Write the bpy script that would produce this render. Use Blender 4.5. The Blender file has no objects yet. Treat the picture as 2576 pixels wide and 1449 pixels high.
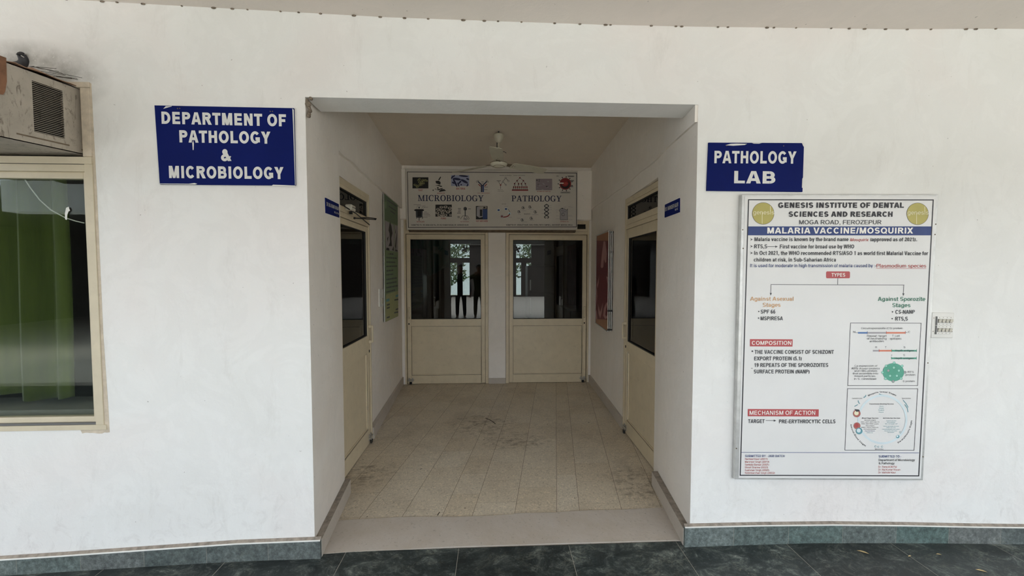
import bpy, bmesh, math, random
from mathutils import Vector, Matrix
random.seed(7)
sc = bpy.context.scene
COL = sc.collection
W, H, F = 2576, 1449, 968.0
CAM = Vector((0.0, -2.0074, 1.5))
YAW, PITCH = math.radians(2.4884), math.radians(2.379)

# ------------------------------------------------------------------ camera
cd = bpy.data.cameras.new('camera'); cam = bpy.data.objects.new('camera', cd); COL.objects.link(cam)
cd.sensor_width = 36.0; cd.lens = F / W * 36.0; cd.clip_start = 0.02
cam.location = CAM
cam.rotation_euler = (math.pi / 2 - PITCH, 0.0, -YAW)
sc.camera = cam

# ------------------------------------------------------------------ world, light, exposure
wd = bpy.data.worlds.new('overcast_sky'); sc.world = wd; wd.use_nodes = True
wn = wd.node_tree; wn.nodes.clear()
wo = wn.nodes.new('ShaderNodeOutputWorld'); wb = wn.nodes.new('ShaderNodeBackground')
wg = wn.nodes.new('ShaderNodeTexGradient'); wg.gradient_type = 'SPHERICAL'
tc = wn.nodes.new('ShaderNodeTexCoord'); sx = wn.nodes.new('ShaderNodeSeparateXYZ')
wr = wn.nodes.new('ShaderNodeValToRGB')
wn.links.new(tc.outputs['Generated'], sx.inputs[0]); wn.links.new(sx.outputs['Z'], wr.inputs[0])
wr.color_ramp.elements[0].position = 0.0; wr.color_ramp.elements[0].color = (0.80, 0.89, 1.0, 1)
wr.color_ramp.elements[1].position = 0.8; wr.color_ramp.elements[1].color = (0.84, 0.92, 1.0, 1)
wn.links.new(wr.outputs[0], wb.inputs['Color']); wb.inputs['Strength'].default_value = 3.4
wn.links.new(wb.outputs[0], wo.inputs['Surface'])
sun = bpy.data.lights.new('hazy_sun', 'SUN'); sun.energy = 2.6; sun.angle = math.radians(20); sun.color = (1.0, 0.96, 0.9)
suno = bpy.data.objects.new('hazy_sun', sun); COL.objects.link(suno); suno.location = (0, -8, 9)
suno.rotation_euler = (math.radians(-20), math.radians(12), 0)

sc.view_settings.view_transform = 'Standard'
sc.view_settings.look = 'None'
sc.view_settings.exposure = 0.90
sc.view_settings.gamma = 1.0
sc.view_settings.use_curve_mapping = False
sc.cycles.use_denoising = True
sc.cycles.max_bounces = 14
sc.cycles.diffuse_bounces = 7
sc.cycles.glossy_bounces = 5
sc.cycles.transparent_max_bounces = 12
sc.cycles.sample_clamp_indirect = 6.0
sc.cycles.caustics_reflective = False
sc.cycles.caustics_refractive = False

# ------------------------------------------------------------------ measuring: pixel -> point on a plane of the place
cy_, sy_ = math.cos(YAW), math.sin(YAW); cp_, sp_ = math.cos(PITCH), math.sin(PITCH)
FW = Vector((sy_ * cp_, cy_ * cp_, -sp_)); RT = Vector((cy_, -sy_, 0)); UP = RT.cross(FW)
def ray(p): return RT * ((p[0] - W / 2) / F) - UP * ((p[1] - H / 2) / F) + FW
class Plane:
    def __init__(s, pt, n): s.p, s.n = Vector(pt), Vector(n).normalized()
    def hit(s, px, lift=0.0):
        d = ray(px); t = (s.p - CAM).dot(s.n) / d.dot(s.n)
        return CAM + d * t + s.n * lift
def frontplane(y): return Plane((0, y, 0), (0, -1, 0))
def onz(px, z):
    d = ray(px); return CAM + d * ((z - CAM.z) / d.z)

# ------------------------------------------------------------------ materials
def lin(r, g, b):
    f = lambda c: (c / 255 / 12.92) if c / 255 <= 0.04045 else ((c / 255 + 0.055) / 1.055) ** 2.4
    return (f(r), f(g), f(b), 1.0)
def nodes(name):
    m = bpy.data.materials.new(name); m.use_nodes = True
    nt = m.node_tree; b = nt.nodes['Principled BSDF']
    return m, nt, b
def N(nt, t, **kw):
    n = nt.nodes.new(t)
    for k, v in kw.items():
        if k in n.inputs: n.inputs[k].default_value = v
        else: setattr(n, k, v)
    return n
def ramp(nt, fac, stops, interp='LINEAR'):
    r = nt.nodes.new('ShaderNodeValToRGB'); cr = r.color_ramp; cr.interpolation = interp
    while len(cr.elements) > 1: cr.elements.remove(cr.elements[-1])
    cr.elements[0].position = stops[0][0]; cr.elements[0].color = (*stops[0][1][:3], 1)
    for p, c in stops[1:]:
        e = cr.elements.new(p); e.color = (*c[:3], 1)
    nt.links.new(fac, r.inputs[0]); return r.outputs[0]
def mix(nt, fac, a, b, mode='MIX'):
    n = nt.nodes.new('ShaderNodeMix'); n.data_type = 'RGBA'; n.blend_type = mode
    for sock, v in ((n.inputs[0], fac), (n.inputs[6], a), (n.inputs[7], b)):
        if hasattr(v, 'is_output'): nt.links.new(v, sock)
        else: sock.default_value = v if not isinstance(v, (tuple, list)) or len(v) == 4 else (*v, 1)
    return n.outputs[2]
def math_(nt, op, a, b=0.0, c=0.0):
    n = nt.nodes.new('ShaderNodeMath'); n.operation = op
    for i, v in enumerate((a, b, c)):
        if hasattr(v, 'is_output'): nt.links.new(v, n.inputs[i])
        else: n.inputs[i].default_value = v
    return n.outputs[0]
def worldpos(nt):
    g = nt.nodes.new('ShaderNodeNewGeometry'); return g.outputs['Position']
def noise(nt, vec, scale, detail=5, rough=0.6, dist=0.0):
    n = N(nt, 'ShaderNodeTexNoise', Scale=scale, Detail=detail, Roughness=rough, Distortion=dist)
    nt.links.new(vec, n.inputs['Vector']); return n.outputs[0]
def bump(nt, b, h, strength=0.2, dist=0.01):
    n = N(nt, 'ShaderNodeBump', Strength=strength, Distance=dist)
    nt.links.new(h, n.inputs['Height']); nt.links.new(n.outputs[0], b.inputs['Normal'])
def scaled(nt, vec, s):
    m = nt.nodes.new('ShaderNodeVectorMath'); m.operation = 'MULTIPLY'; nt.links.new(vec, m.inputs[0]); m.inputs[1].default_value = s
    return m.outputs[0]
def plain(name, col, rough=0.6, metal=0.0, var=0.06, scale=6.0, dirt=0.0):
    m, nt, b = nodes(name); p = worldpos(nt)
    n = noise(nt, p, scale, 6)
    c = Vector(col[:3])
    o = ramp(nt, n, [(0.3, tuple(c * (1 - var))), (0.7, tuple(c * (1 + var)))])
    if dirt:
        d = ramp(nt, noise(nt, p, 17.0, 8, 0.7), [(0.56, (0, 0, 0)), (0.72, (dirt,) * 3)])
        o = mix(nt, d, o, tuple(c * 0.35))
    nt.links.new(o, b.inputs['Base Color']); b.inputs['Roughness'].default_value = rough; b.inputs['Metallic'].default_value = metal
    return m
def plaster(name, stops, streak=0.5, bumpy=0.25, stain=(0.48, 0.45, 0.40), grime=False):
    m, nt, b = nodes(name); p = worldpos(nt)
    big = noise(nt, p, 0.9, 5, 0.55, 0.6)
    col = ramp(nt, big, stops)
    pat = ramp(nt, noise(nt, p, 3.1, 8, 0.68, 0.9), [(0.44, (0, 0, 0)), (0.50, (1, 1, 1)), (0.56, (1, 1, 1)), (0.62, (0, 0, 0))])
    col = mix(nt, math_(nt, 'MULTIPLY', pat, 0.06), col, (0.50, 0.49, 0.46))
    st = ramp(nt, noise(nt, scaled(nt, p, (3.2, 3.2, 0.9)), 2.0, 10, 0.78, 0.4), [(0.56, (0, 0, 0)), (0.78, (1, 1, 1))])
    col = mix(nt, math_(nt, 'MULTIPLY', st, streak), col, stain)
    sp = ramp(nt, noise(nt, p, 48.0, 2, 0.5), [(0.745, (0, 0, 0)), (0.77, (1, 1, 1))])
    col = mix(nt, math_(nt, 'MULTIPLY', sp, 0.45), col, (0.22, 0.19, 0.16))
    if grime:      # soot and bird droppings on the wall over the air conditioner, scuffs along the foot of the wall
        s = nt.nodes.new('ShaderNodeSeparateXYZ'); nt.links.new(p, s.inputs[0])
        dx = math_(nt, 'DIVIDE', math_(nt, 'SUBTRACT', s.outputs[0], -2.28), 0.42); dz = math_(nt, 'DIVIDE', math_(nt, 'SUBTRACT', s.outputs[2], 2.43), 0.20)
        r2 = math_(nt, 'SUBTRACT', 1.0, math_(nt, 'MINIMUM', math_(nt, 'ADD', math_(nt, 'MULTIPLY', dx, dx), math_(nt, 'MULTIPLY', dz, dz)), 1.0))
        g = math_(nt, 'MULTIPLY', r2, ramp(nt, noise(nt, p, 9.0, 6, 0.6), [(0.35, (0.15,) * 3), (0.65, (1, 1, 1))]))
        col = mix(nt, math_(nt, 'MULTIPLY', g, 0.9), col, (0.20, 0.20, 0.17))
        dr = math_(nt, 'MULTIPLY', math_(nt, 'GREATER_THAN', r2, 0.08), ramp(nt, noise(nt, p, 55.0, 3, 0.5), [(0.62, (0, 0, 0)), (0.66, (1, 1, 1))]))
        col = mix(nt, math_(nt, 'MULTIPLY', dr, 0.7), col, (0.74, 0.74, 0.70))
        foot = math_(nt, 'MULTIPLY', math_(nt, 'SUBTRACT', 1.0, math_(nt, 'MINIMUM', math_(nt, 'DIVIDE', s.outputs[2], 0.55), 1.0)), ramp(nt, noise(nt, scaled(nt, p, (1.0, 1, .8)), 11.0, 9, 0.75, 1.2), [(0.52, (0, 0, 0)), (0.72, (1, 1, 1))]))
        col = mix(nt, math_(nt, 'MULTIPLY', foot, 0.5), col, (0.50, 0.47, 0.44))
    nt.links.new(col, b.inputs['Base Color']); b.inputs['Roughness'].default_value = 0.85
    b.inputs['Specular IOR Level'].default_value = 0.2
    hh = math_(nt, 'ADD', noise(nt, p, 3.0, 6, 0.6), math_(nt, 'MULTIPLY', noise(nt, p, 70.0, 3), 0.10))
    bump(nt, b, hh, bumpy, 0.03)
    return m
M = {}
M['wall'] = plaster('white_plaster', [(0.30, (0.765, 0.765, 0.735)), (0.48, (0.81, 0.81, 0.785)), (0.70, (0.80, 0.765, 0.735))], 0.30, grime=True)
M['wall_in'] = plaster('corridor_plaster', [(0.3, (0.82, 0.76, 0.685)), (0.5, (0.86, 0.815, 0.755)), (0.7, (0.83, 0.77, 0.70))], 0.2)
M['ceil'] = plaster('verandah_ceiling_plaster', [(0.3, (0.74, 0.675, 0.61)), (0.7, (0.79, 0.715, 0.65))], 0.12)
M['ceil_in'] = plaster('corridor_ceiling_plaster', [(0.3, (0.74, 0.66, 0.555)), (0.7, (0.79, 0.71, 0.61))], 0.12)
M['rough'] = plain('broken_plaster', (0.20, 0.16, 0.12), 0.95, var=0.5, scale=60)
M['ledge'] = plain('cement_ledge', (0.26, 0.22, 0.18), 0.95, var=0.35, scale=30)
M['dark'] = plain('shade_dark_paint', (0.10, 0.095, 0.09), 0.9)  # dark colour stands in for the gloom inside the rooms and under the wing
M['dim'] = plain('shade_dim_paint', (0.30, 0.29, 0.27), 0.9)  # lighter version, room shade likewise put into the colour
M['cream'] = plain('cream_enamel', (0.64, 0.55, 0.39), 0.38, var=0.05, scale=9, dirt=0.22)
M['cream_window'] = plain('cream_window_enamel', (0.60, 0.53, 0.39), 0.42, var=0.06, scale=9, dirt=0.12)  # cream enamel of the window frame and sash
M['cream_dirty'] = plain('smeared_cream_paint', (0.58, 0.50, 0.39), 0.7, var=0.15, scale=25, dirt=0.3)
M['seam'] = plain('black_gasket_and_gap_shade', (0.015, 0.013, 0.012), 0.7)
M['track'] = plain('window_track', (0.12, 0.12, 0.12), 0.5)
M['black'] = plain('black_enamel', (0.012, 0.012, 0.013), 0.4)
M['steel'] = plain('steel', (0.55, 0.55, 0.54), 0.3, 0.9)
M['alu'] = plain('aluminium_edge', (0.60, 0.60, 0.58), 0.4, 0.6, var=0.12, scale=20)
M['white_pl'] = plain('white_plastic', (0.72, 0.71, 0.67), 0.4)
M['ivory'] = plain('ivory_plastic', (0.62, 0.59, 0.50), 0.45, dirt=0.25)
M['fan'] = plain('fan_enamel', (0.58, 0.55, 0.44), 0.4, dirt=0.25)
M['blue'] = plain('blue_vinyl', (0.0012, 0.008, 0.105), 0.6, var=0.12, scale=3)
M['blue'].node_tree.nodes['Principled BSDF'].inputs['Specular IOR Level'].default_value = 0.12
M['peel'] = plain('peeled_white_edge', (0.72, 0.72, 0.68), 0.7)
M['letter'] = plain('white_vinyl', (0.70, 0.70, 0.68), 0.4, var=0.03)
M['paper'] = plain('poster_paper', (0.73, 0.725, 0.71), 0.5, var=0.03, scale=3)
M['banner'] = plain('banner_flex', (0.58, 0.545, 0.49), 0.5, var=0.06, scale=4)
M['brown'] = plain('brown_edge', (0.16, 0.12, 0.08), 0.8, var=0.3, scale=20)
for n, c in dict(ink=(30, 28, 36), ink_grey=(62, 62, 66), navy=(34, 58, 116), red=(176, 76, 78), brick=(168, 60, 56), orange=(204, 158, 108), green=(48, 116, 92), olive_disc=(176, 166, 92),
                 pale=(226, 222, 190), bar_blue=(70, 110, 165), bar_grey=(160, 156, 160), bar_red=(206, 118, 92), bar_green=(80, 156, 132), sphere=(86, 160, 138), knob=(150, 205, 188),
                 paleblue=(208, 222, 226), teal=(96, 150, 160), cell=(170, 104, 96), deepred=(126, 26, 30), caption=(150, 40, 40), serif=(22, 26, 62), pic_black=(16, 14, 14), yeast=(128, 126, 84),
                 pic_blue=(150, 156, 184), rod=(26, 28, 66), fungi=(170, 160, 148), pic_lilac=(138, 126, 132), ovenblue=(44, 66, 116), white_ink=(235, 232, 226), pgreen=(122, 142, 104), pgreen2=(92, 116, 84), pcream=(168, 172, 120), maroon=(104, 42, 46), pink=(176, 132, 128), tan=(156, 112, 84)).items():
    M[n] = plain('print_' + n, lin(*c), 0.5, var=0.05, scale=12)
def make_glass(name, tint, refl):
    m = bpy.data.materials.new(name); m.use_nodes = True; nt = m.node_tree; nt.nodes.clear()
    o = nt.nodes.new('ShaderNodeOutputMaterial'); t = N(nt, 'ShaderNodeBsdfTransparent', Color=(*tint, 1)); g = N(nt, 'ShaderNodeBsdfGlossy', Roughness=0.0)
    fr = N(nt, 'ShaderNodeFresnel', IOR=1.5); k = math_(nt, 'MULTIPLY', fr.outputs[0], refl)
    mx = nt.nodes.new('ShaderNodeMixShader'); nt.links.new(k, mx.inputs[0]); nt.links.new(t.outputs[0], mx.inputs[1]); nt.links.new(g.outputs[0], mx.inputs[2])
    nt.links.new(mx.outputs[0], o.inputs[0]); return m
M['glass'] = make_glass('door_glass', (0.62, 0.64, 0.62), 1.05)
M['glass_win'] = make_glass('window_glass', (0.85, 0.88, 0.85), 0.085)
M['glass_out'] = make_glass('clear_glass', (0.44, 0.455, 0.44), 1.0)

def green_marble(name, skirting):
    m, nt, b = nodes(name); p = worldpos(nt)
    w = noise(nt, scaled(nt, p, (1, 1.5, 1.4)), 7.0, 15, 0.86, 0.7)
    base = ramp(nt, w, [(0.38, (0.006, 0.009, 0.0095)), (0.50, (0.022, 0.029, 0.029)), (0.57, (0.075, 0.088, 0.082)), (0.65, (0.26, 0.275, 0.24))])
    gr = ramp(nt, noise(nt, p, 95.0, 6, 0.8), [(0.3, (0.45,) * 3), (0.7, (1.6,) * 3)])
    base = mix(nt, 0.8, base, gr, 'MULTIPLY')
    v = math_(nt, 'ABSOLUTE', math_(nt, 'SUBTRACT', noise(nt, scaled(nt, p, (1.0, 1.7, 1.2)), 5.0, 12, 0.72, 0.9), 0.5))
    vein = ramp(nt, v, [(0.0, (1, 1, 1)), (0.022, (0, 0, 0))])
    brk = ramp(nt, noise(nt, p, 7.0, 4), [(0.45, (0, 0, 0)), (0.65, (1, 1, 1))])
    base = mix(nt, math_(nt, 'MULTIPLY', math_(nt, 'MULTIPLY', vein, brk), 0.5), base, (0.24, 0.25, 0.20))
    sxn = nt.nodes.new('ShaderNodeSeparateXYZ'); nt.links.new(p, sxn.inputs[0])
    step = 0.31 if skirting else 0.6
    u = math_(nt, 'DIVIDE', math_(nt, 'ADD', sxn.outputs[0], 0.80 if not skirting else 0.87), step)
    fl = math_(nt, 'FLOOR', u); fr = math_(nt, 'FRACT', u)
    wn_ = nt.nodes.new('ShaderNodeTexWhiteNoise'); wn_.noise_dimensions = '1D'; nt.links.new(fl, wn_.inputs['W'])
    if skirting:
        tone = ramp(nt, wn_.outputs[0], [(0, (0.12, 0.145, 0.14)), (0.4, (0.20, 0.215, 0.205)), (0.7, (0.13, 0.19, 0.175)), (1, (0.22, 0.25, 0.24))])
        g2 = ramp(nt, noise(nt, p, 42.0, 12, 0.85), [(0.36, (0.35,) * 3), (0.5, (0.9,) * 3), (0.64, (1.75,) * 3)])
        base = mix(nt, 0.72, base, mix(nt, 1.0, tone, g2, 'MULTIPLY'))
    else:
        tone = ramp(nt, wn_.outputs[0], [(0, (0.75,) * 3), (1, (1.3,) * 3)])
        base = mix(nt, 1.0, base, tone, 'MULTIPLY')
        base = mix(nt, 0.05, base, (0.16, 0.17, 0.165))
    seam = math_(nt, 'LESS_THAN', math_(nt, 'ABSOLUTE', math_(nt, 'SUBTRACT', fr, 0.5)), 0.5 - (0.0009 if skirting else 0.0014) / step)
    base = mix(nt, seam, (0.27, 0.26, 0.22), base)
    fleck = ramp(nt, noise(nt, p, 60, 3, 0.6), [(0.68, (0, 0, 0)), (0.74, (1, 1, 1))])
    base = mix(nt, math_(nt, 'MULTIPLY', fleck, 0.4), base, (0.33, 0.33, 0.28))
    nt.links.new(base, b.inputs['Base Color'])
    r = ramp(nt, w, [(0.3, (0.36,) * 3), (0.7, (0.6,) * 3)]); nt.links.new(r, b.inputs['Roughness']); b.inputs['Specular IOR Level'].default_value = 0.32
    return m
M['marble'] = green_marble('green_marble_floor', False)
M['skirt'] = green_marble('green_marble_skirting', True)

def terrazzo():
    m, nt, b = nodes('terrazzo_tiles'); p = worldpos(nt)
    s = nt.nodes.new('ShaderNodeSeparateXYZ'); nt.links.new(p, s.inputs[0])
    # the tile rows run about nine degrees askew of the corridor
    u = math_(nt, 'SUBTRACT', s.outputs[0], math_(nt, 'MULTIPLY', math_(nt, 'SUBTRACT', s.outputs[1], 0.31), 0.157))
    seams = [-1.85, -1.595, -1.34, -1.085, -0.83, -0.575, -0.33, -0.145, 0.116, 0.379, 0.523, 0.792, 1.05, 1.31]
    lines, idx = None, None
    for q in seams:
        k = math_(nt, 'LESS_THAN', math_(nt, 'ABSOLUTE', math_(nt, 'SUBTRACT', u, q)), 0.0016); g = math_(nt, 'GREATER_THAN', u, q)
        lines = k if lines is None else math_(nt, 'ADD', lines, k); idx = g if idx is None else math_(nt, 'ADD', idx, g)
    off = math_(nt, 'FRACT', math_(nt, 'ADD', math_(nt, 'MULTIPLY', idx, 0.387), 0.21))
    v = math_(nt, 'FRACT', math_(nt, 'ADD', math_(nt, 'DIVIDE', s.outputs[1], 0.262), off))
    row = math_(nt, 'GREATER_THAN', math_(nt, 'ABSOLUTE', math_(nt, 'SUBTRACT', v, 0.5)), 0.496)
    rowid = math_(nt, 'FLOOR', math_(nt, 'ADD', math_(nt, 'DIVIDE', s.outputs[1], 0.262), off))
    wn_ = nt.nodes.new('ShaderNodeTexWhiteNoise'); wn_.noise_dimensions = '2D'
    cmb = nt.nodes.new('ShaderNodeCombineXYZ'); nt.links.new(off, cmb.inputs[0]); nt.links.new(rowid, cmb.inputs[1]); nt.links.new(cmb.outputs[0], wn_.inputs['Vector'])
    base = ramp(nt, wn_.outputs[0], [(0, (0.555, 0.475, 0.36)), (1, (0.60, 0.53, 0.42))])
    vor = N(nt, 'ShaderNodeTexVoronoi', Scale=120.0); nt.links.new(p, vor.inputs['Vector'])
    chips = ramp(nt, vor.outputs['Color'], [(0.1, (0.62,) * 3), (0.3, (0.93,) * 3), (0.7, (1.0,) * 3), (0.92, (1.32, 1.3, 1.25))])
    base = mix(nt, 0.7, base, chips, 'MULTIPLY')
    d = ramp(nt, noise(nt, p, 2.1, 9, 0.72, 0.5), [(0.48, (0, 0, 0)), (0.75, (1, 1, 1))])
    base = mix(nt, math_(nt, 'MULTIPLY', d, 0.42), base, (0.16, 0.12, 0.085))
    sp = ramp(nt, noise(nt, p, 22.0, 2, 0.5), [(0.735, (0, 0, 0)), (0.755, (1, 1, 1))])
    base = mix(nt, math_(nt, 'MULTIPLY', sp, 0.8), base, (0.04, 0.03, 0.02))
    # smeared dirt patches: middle of the corridor and by the left door
    for (cx, cyy, rx, ry) in ((-0.12, 1.75, 0.42, 0.34), (0.18, 1.35, 0.36, 0.22), (-0.95, 0.85, 0.26, 0.22), (1.0, 0.6, 0.22, 0.35)):
        dx = math_(nt, 'DIVIDE', math_(nt, 'SUBTRACT', s.outputs[0], cx), rx); dy = math_(nt, 'DIVIDE', math_(nt, 'SUBTRACT', s.outputs[1], cyy), ry)
        r2 = math_(nt, 'ADD', math_(nt, 'MULTIPLY', dx, dx), math_(nt, 'MULTIPLY', dy, dy))
        f = math_(nt, 'MULTIPLY', math_(nt, 'SUBTRACT', 1.0, math_(nt, 'MINIMUM', r2, 1.0)), ramp(nt, noise(nt, scaled(nt, p, (1, 1.6, 1)), 13.0, 8, 0.75), [(0.47, (0, 0, 0)), (0.66, (1, 1, 1))]))
        base = mix(nt, math_(nt, 'MULTIPLY', f, 0.85), base, (0.07, 0.05, 0.032))
    base = mix(nt, math_(nt, 'MULTIPLY', row, 0.45), base, (0.12, 0.09, 0.06))
    base = mix(nt, math_(nt, 'MULTIPLY', lines, 0.75), base, (0.09, 0.065, 0.045))
    nt.links.new(base, b.inputs['Base Color']); b.inputs['Roughness'].default_value = 0.5
    b.inputs['Specular IOR Level'].default_value = 0.35
    return m
M['terrazzo'] = terrazzo()
def speckle(name, c0, c1, sc_=90, dark=(0.1, 0.08, 0.06), amt=0.5):
    m, nt, b = nodes(name); p = worldpos(nt)
    base = ramp(nt, noise(nt, p, 3.5, 8, 0.7), [(0.3, c0), (0.7, c1)])
    d = ramp(nt, noise(nt, p, sc_, 3, 0.6), [(0.6, (0, 0, 0)), (0.75, (1, 1, 1))])
    base = mix(nt, math_(nt, 'MULTIPLY', d, amt), base, dark)
    nt.links.new(base, b.inputs['Base Color']); b.inputs['Roughness'].default_value = 0.8
    bump(nt, b, noise(nt, p, 40, 4), 0.15, 0.01)
    return m
M['cement'] = speckle('smooth_cement', (0.43, 0.37, 0.30), (0.50, 0.455, 0.405), 55, amt=0.35)
M['tbase'] = speckle('terrazzo_skirting', (0.46, 0.41, 0.35), (0.54, 0.49, 0.43), 110, (0.2, 0.16, 0.12))
def grimy(name, c):
    m, nt, b = nodes(name); p = worldpos(nt); c = Vector(c)
    o = ramp(nt, noise(nt, p, 8.0, 6), [(0.3, tuple(c * .82)), (0.7, tuple(c * 1.08))])
    a = ramp(nt, noise(nt, scaled(nt, p, (1, 1.5, .45)), 24.0, 10, 0.78, 1.2), [(0.545, (0, 0, 0)), (0.63, (1, 1, 1))])
    o = mix(nt, math_(nt, 'MULTIPLY', a, 0.75), o, (0.10, 0.075, 0.05))
    a = ramp(nt, noise(nt, p, 13.0, 9, 0.75, .8), [(0.57, (0, 0, 0)), (0.68, (1, 1, 1))])
    o = mix(nt, math_(nt, 'MULTIPLY', a, 0.6), o, (0.15, 0.125, 0.09))
    nt.links.new(o, b.inputs['Base Color']); b.inputs['Roughness'].default_value = .65; return m
M['casing'] = grimy('stained_cream_casing', (0.46, 0.41, 0.34))
M['rust'] = plain('brown_cardboard', (0.235, 0.115, 0.062), 0.9, var=0.3, scale=18)
M['rust2'] = plain('torn_brown_paper', (0.33, 0.20, 0.13), 0.9, var=0.3, scale=26)
def cloth(name, c0, c1):
    m, nt, b = nodes(name); p = worldpos(nt)
    o = ramp(nt, noise(nt, scaled(nt, p, (8, 8, 0.5)), 3.0, 4), [(0.3, c0), (0.7, c1)])
    nt.links.new(o, b.inputs['Base Color']); b.inputs['Roughness'].default_value = 0.9
    b.inputs['Sheen Weight'].default_value = 0.2
    return m
M['curtain'] = cloth('olive_green_curtain', (0.055, 0.078, 0.010), (0.092, 0.122, 0.018))
M['teal_cloth'] = cloth('teal_net', (0.02, 0.14, 0.12), (0.03, 0.2, 0.17))
M['paving'] = speckle('courtyard_paving', (0.60, 0.56, 0.49), (0.68, 0.635, 0.56), 14, (0.36, 0.34, 0.30), 0.6)
M['leaf'] = plain('tree_leaves', (0.05, 0.10, 0.03), 0.8, var=0.5, scale=4)
M['leaf_pale'] = plain('tree_leaves_pale', (0.22, 0.28, 0.16), 0.6, var=0.4, scale=4)
M['bark'] = plain('bark', (0.10, 0.075, 0.05), 0.9, var=0.3)
M['brickwall'] = speckle('boundary_brick', (0.055, 0.047, 0.04), (0.085, 0.07, 0.06), 12, (0.05, 0.04, 0.03), 0.6)
M['feather'] = plain('dark_feathers', (0.018, 0.018, 0.022), 0.45, var=0.3, scale=40)
M['beak'] = plain('beak', (0.28, 0.27, 0.26), 0.5)
M['skin'] = plain('skin', (0.30, 0.17, 0.11), 0.6)
M['hair'] = plain('black_hair', (0.008, 0.007, 0.006), 0.5)
M['cloth_black'] = plain('black_cloth', (0.012, 0.012, 0.014), 0.9)
M['cloth_grey'] = plain('charcoal_cloth', (0.03, 0.03, 0.034), 0.9)
M['cloth_olive'] = plain('olive_cloth', (0.06, 0.06, 0.02), 0.9)
M['yellow_leaf'] = plain('dry_leaf', (0.48, 0.37, 0.18), 0.8, var=0.2)
M['twig'] = plain('dry_twig', (0.03, 0.022, 0.014), 0.9)

# ------------------------------------------------------------------ mesh helpers
class MB:
    def __init__(s, T=None): s.v, s.f, s.mi, s.T = [], [], [], T
    def add(s, vs, fs, mi=0):
        o = len(s.v)
        s.v += [Vector(s.T(*p)) if s.T else Vector(p) for p in vs]
        for f in fs: s.f.append([i + o for i in f]); s.mi.append(mi)
        return s
    def box(s, a, b, c, mi=0):
        (x0, x1), (y0, y1), (z0, z1) = sorted(a), sorted(b), sorted(c)
        vs = [(x, y, z) for z in (z0, z1) for y in (y0, y1) for x in (x0, x1)]
        return s.add(vs, [(0, 2, 3, 1), (4, 5, 7, 6), (0, 1, 5, 4), (2, 6, 7, 3), (0, 4, 6, 2), (1, 3, 7, 5)], mi)
    def hexa(s, p, mi=0):        # 8 corners: bottom loop then top loop
        return s.add(p, [(3, 2, 1, 0), (4, 5, 6, 7), (0, 1, 5, 4), (1, 2, 6, 5), (2, 3, 7, 6), (3, 0, 4, 7)], mi)
    def prism(s, plan, z0, z1, mi=0):
        n = len(plan)
        vs = [(x, y, z0) for x, y in plan] + [(x, y, z1) for x, y in plan]
        fs = [tuple(range(n))[::-1], tuple(range(n, 2 * n))] + [(i, (i + 1) % n, n + (i + 1) % n, n + i) for i in range(n)]
        return s.add(vs, fs, mi)
    def poly(s, pts, mi=0): return s.add(pts, [tuple(range(len(pts)))], mi)
    def slab(s, pts, d, mi=0):   # polygon extruded by vector d
        n = len(pts); d = Vector(d); q = [Vector(p) for p in pts]
        return s.add(q + [p + d for p in q], [tuple(range(n)), tuple(range(2 * n - 1, n - 1, -1))] + [(i, n + i, n + (i + 1) % n, (i + 1) % n) for i in range(n)], mi)
    def tube(s, path, r, n=8, mi=0, caps=True):
        P = [Vector(p) for p in path]; vs = []; fs = []; ref = Vector((0.31, 0.22, 0.93))
        for i, p in enumerate(P):
            t = (P[min(i + 1, len(P) - 1)] - P[max(i - 1, 0)]).normalized()
            a = t.cross(ref)
            if a.length < 1e-3: a = t.cross(Vector((1, 0, 0)))
            a.normalize(); b = t.cross(a); rr = r[i] if isinstance(r, (list, tuple)) else r
            vs += [p + (a * math.cos(k * 2 * math.pi / n) + b * math.sin(k * 2 * math.pi / n)) * rr for k in range(n)]
        for i in range(len(P) - 1):
            for k in range(n): fs.append((i * n + k, i * n + (k + 1) % n, (i + 1) * n + (k + 1) % n, (i + 1) * n + k))
        if caps: fs += [tuple(range(n))[::-1], tuple(range((len(P) - 1) * n, len(P) * n))]
        return s.add(vs, fs, mi)
    def lathe(s, c, prof, n=32, mi=0, axis='z', cap=True):
        vs, fs = [], []
        for r, h in prof:
            for k in range(n):
                a = k * 2 * math.pi / n; x, y = r * math.cos(a), r * math.sin(a)
                vs.append({'z': (c[0] + x, c[1] + y, c[2] + h), 'y': (c[0] + x, c[1] + h, c[2] + y), 'x': (c[0] + h, c[1] + x, c[2] + y)}[axis])
        m = len(prof)
        for i in range(m - 1):
            for k in range(n): fs.append((i * n + k, i * n + (k + 1) % n, (i + 1) * n + (k + 1) % n, (i + 1) * n + k))
        if cap: fs += [tuple(range(n))[::-1], tuple(range((m - 1) * n, m * n))]
        return s.add(vs, fs, mi)
    def ball(s, c, r, n=16, mi=0):
        r = (r,) * 3 if not isinstance(r, (tuple, list)) else r
        vs, fs = [], []; m = n // 2
        for i in range(m + 1):
            t = math.pi * i / m
            for k in range(n):
                a = 2 * math.pi * k / n
                vs.append((c[0] + r[0] * math.sin(t) * math.cos(a), c[1] + r[1] * math.sin(t) * math.sin(a), c[2] + r[2] * math.cos(t)))
        for i in range(m):
            for k in range(n): fs.append((i * n + k, (i + 1) * n + k, (i + 1) * n + (k + 1) % n, i * n + (k + 1) % n))
        return s.add(vs, fs, mi)
def root_of(o):
    while o.parent: o = o.parent
    return o
def tag(o, label=None, cat=None, group=None, kind=None):
    if label: o['label'] = label
    if cat: o['category'] = cat
    if group: o['group'] = group
    if kind: o['kind'] = kind
    return o
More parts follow.
